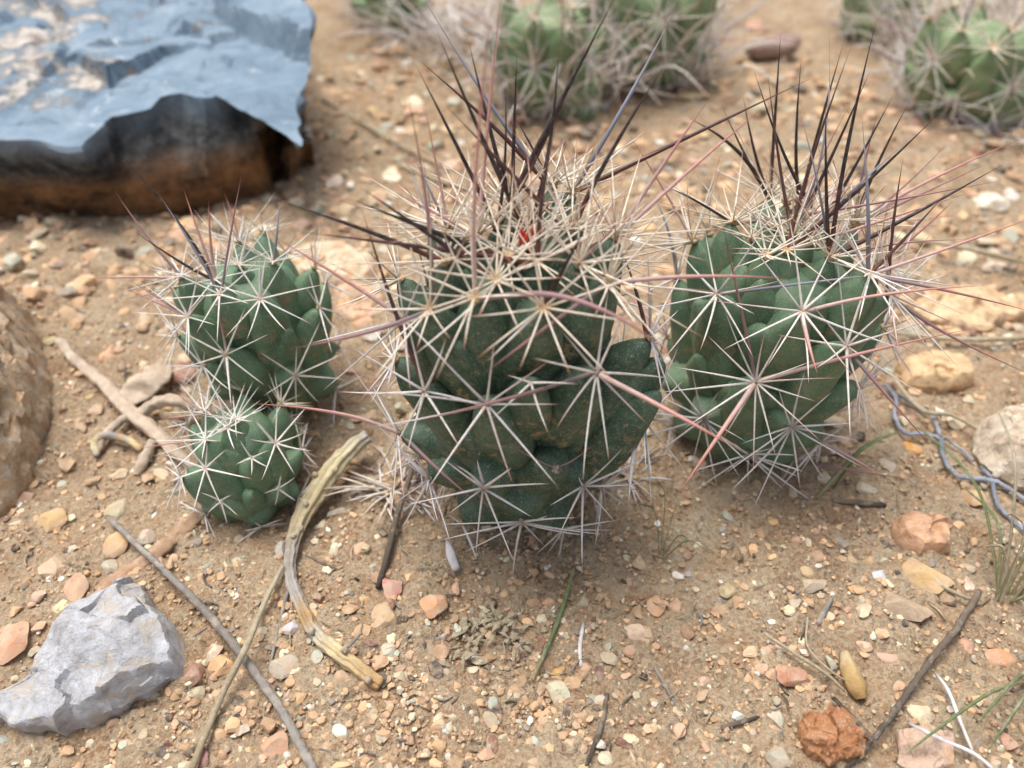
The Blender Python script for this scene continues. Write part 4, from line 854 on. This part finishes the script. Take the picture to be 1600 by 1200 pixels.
# thin dry stems and clumps of dead spines around the background cacti
def clump(label, px, py, n, spread, hgt, seed, mats=('dead', 'grey', 'dead', 'white'), wd=1.):
    g = np.random.default_rng(seed); b = gp(px, py); root = empty('dry_grass_clump', b); tag(root, label, 'dry grass')
    for k in range(n):
        a = g.uniform(0, 6.28); q = b+np.array([math.cos(a), math.sin(a), 0])*g.uniform(0, spread*.5); q[2] = HG(q[0], q[1])[0]
        a2 = a+g.normal()*.6; L = g.uniform(.5, 1.)*spread; t = q+np.array([math.cos(a2)*L, math.sin(a2)*L, hgt*g.uniform(.1, 1.)])
        V, F, tt = tube([q, q*.5+t*.5+np.array([0, 0, hgt*.25*g.uniform(0, 1)]), t], [.08*wd, .07*wd, .02], 5, 10, capped=False)
        mk('strand', V, F, SP[mats[k % len(mats)]], root, tattr=tt)
clump('straw-coloured dead tangle left of the pale background cactus', 735, 90, 80, 7.5, 4.5, 51)
clump('bleached dry strands in front of the pale background pair', 920, 140, 110, 8.5, 9.0, 52)
clump('dense pinkish-grey dead tangle over the round starred cactus', 1600, 110, 170, 8.5, 8.5, 53)
clump('bleached strands leaning between the yellow-green and round starred cacti', 1440, 90, 80, 6.0, 7.0, 54)
clump('loose dry strands under the round starred cactus', 1590, 215, 40, 5.0, 1.6, 55)
clump('dark dry litter strands beside the dark green nub', 650, 45, 110, 7.0, 3.0, 56)
clump('heap of fallen reddish and grey spines left of the middle cactus base', 612, 765, 46, 1.9, .7, 57, ('dead', 'mauve', 'grey', 'dead'), .6)
clump('bleached spine tangle draped over the bright green background cactus', 1030, 110, 100, 7.5, 9.5, 59)
clump('grey dead strands beside the small low cactus', 825, 165, 60, 6.5, 7.0, 60)
clump('pale dry tangle in front of the round starred cactus', 1480, 165, 70, 6.5, 7.5, 61)
clump('few fallen spines under the middle cactus on its right', 985, 745, 24, 1.6, .5, 58, ('dead', 'mauve', 'grey', 'dead'), .6)
# crumbled plant debris, loose litter
def debris(label, pts_px, n, seed, c1, size):
    g = np.random.default_rng(seed); VV = []; FF = []; tt = []; k = 0
    for i in range(n):
        x, y = pts_px[int(g.integers(len(pts_px)))]; p = gp(x+g.normal()*14, y+g.normal()*12, g.uniform(.02, .3)); a = g.uniform(0, 6.28); L = size*g.uniform(.5, 1.5)
        d = np.array([math.cos(a), math.sin(a), g.uniform(-.2, .6)])*L
        V, F, t_ = tube([p, p+d*.5+np.array([0, 0, .08]), p+d], [size*.06, size*g.uniform(.1, .3), size*.05], 6, 5, .5, i, flat=.3)
        VV.append(V); FF += [tuple(q+k for q in f) for f in F]; k += len(V); tt += t_
    o = mk('plant_debris', np.concatenate(VV), FF, c1, tattr=tt, smooth=False); tag(o, label, 'debris', kind='stuff')
debris('crumbled grey-beige plant debris on open soil', [(740,975),(765,962),(790,968),(815,980),(745,1000),(725,1020),(800,1010),(770,985),(730,990)], 90, 71, W_STRAW, .35)
debris('tiny cream dried flower cluster by the pale husk', [(672,884),(684,882),(694,884)], 26, 72, W_STRAW, .2)
LBL = {'grey': 'short bleached grey stem bit', 'straw': 'short pale straw bit', 'dark': 'short dark stem bit'}
for i in range(130):
    px, py = rng.uniform(20, 1580), rng.uniform(380, 1190)
    if not clear(px, py) or (600 < px < 1400 and 380 < py < 800) or (280 < px < 540 and 380 < py < 820): continue
    a = rng.uniform(0, 6.28); L = rng.uniform(8, 34); b = rng.uniform(-.4, .4)
    kind = ['grey', 'straw', 'dark'][int(rng.integers(3))]
    lie([(px, py), (px+math.cos(a)*L*.5, py+math.sin(a)*L*.5), (px+math.cos(a+b)*L, py+math.sin(a+b)*L)], [1.2, 2.0, 1.3], {'grey': W_GREY, 'straw': W_STRAW, 'dark': W_DARK}[kind], 'stem_bit', LBL[kind]+' near '+landmark(gp(px, py)), 'plant litter', group='bits of dry litter on the soil', sides=5, n=8, lift=.06)
for i in range(60):
    px, py = rng.uniform(20, 1590), rng.uniform(420, 1195)
    if not clear(px, py) or (600 < px < 1400 and 380 < py < 790) or (280 < px < 540 and 380 < py < 820): continue
    a = rng.uniform(0, 6.28); pts = [(px, py)]
    for k in range(4): a += rng.uniform(-.9, .9); pts.append((pts[-1][0]+math.cos(a)*rng.uniform(7, 18), pts[-1][1]+math.sin(a)*rng.uniform(6, 15)))
    lie(pts, [.8, 1.0, 1.1, 1.0, .6], W_STRAW, 'straw_curl', 'thin curled straw fibre near '+landmark(gp(px, py)), 'plant litter', group='curled straw fibres on the soil', sides=4, n=16, lift=[.04, .15, .25, .15, .05], rough=0)
print('objects', len(bpy.data.objects), 'tris', sum(len(o.data.polygons) for o in bpy.data.objects if o.type == 'MESH'))
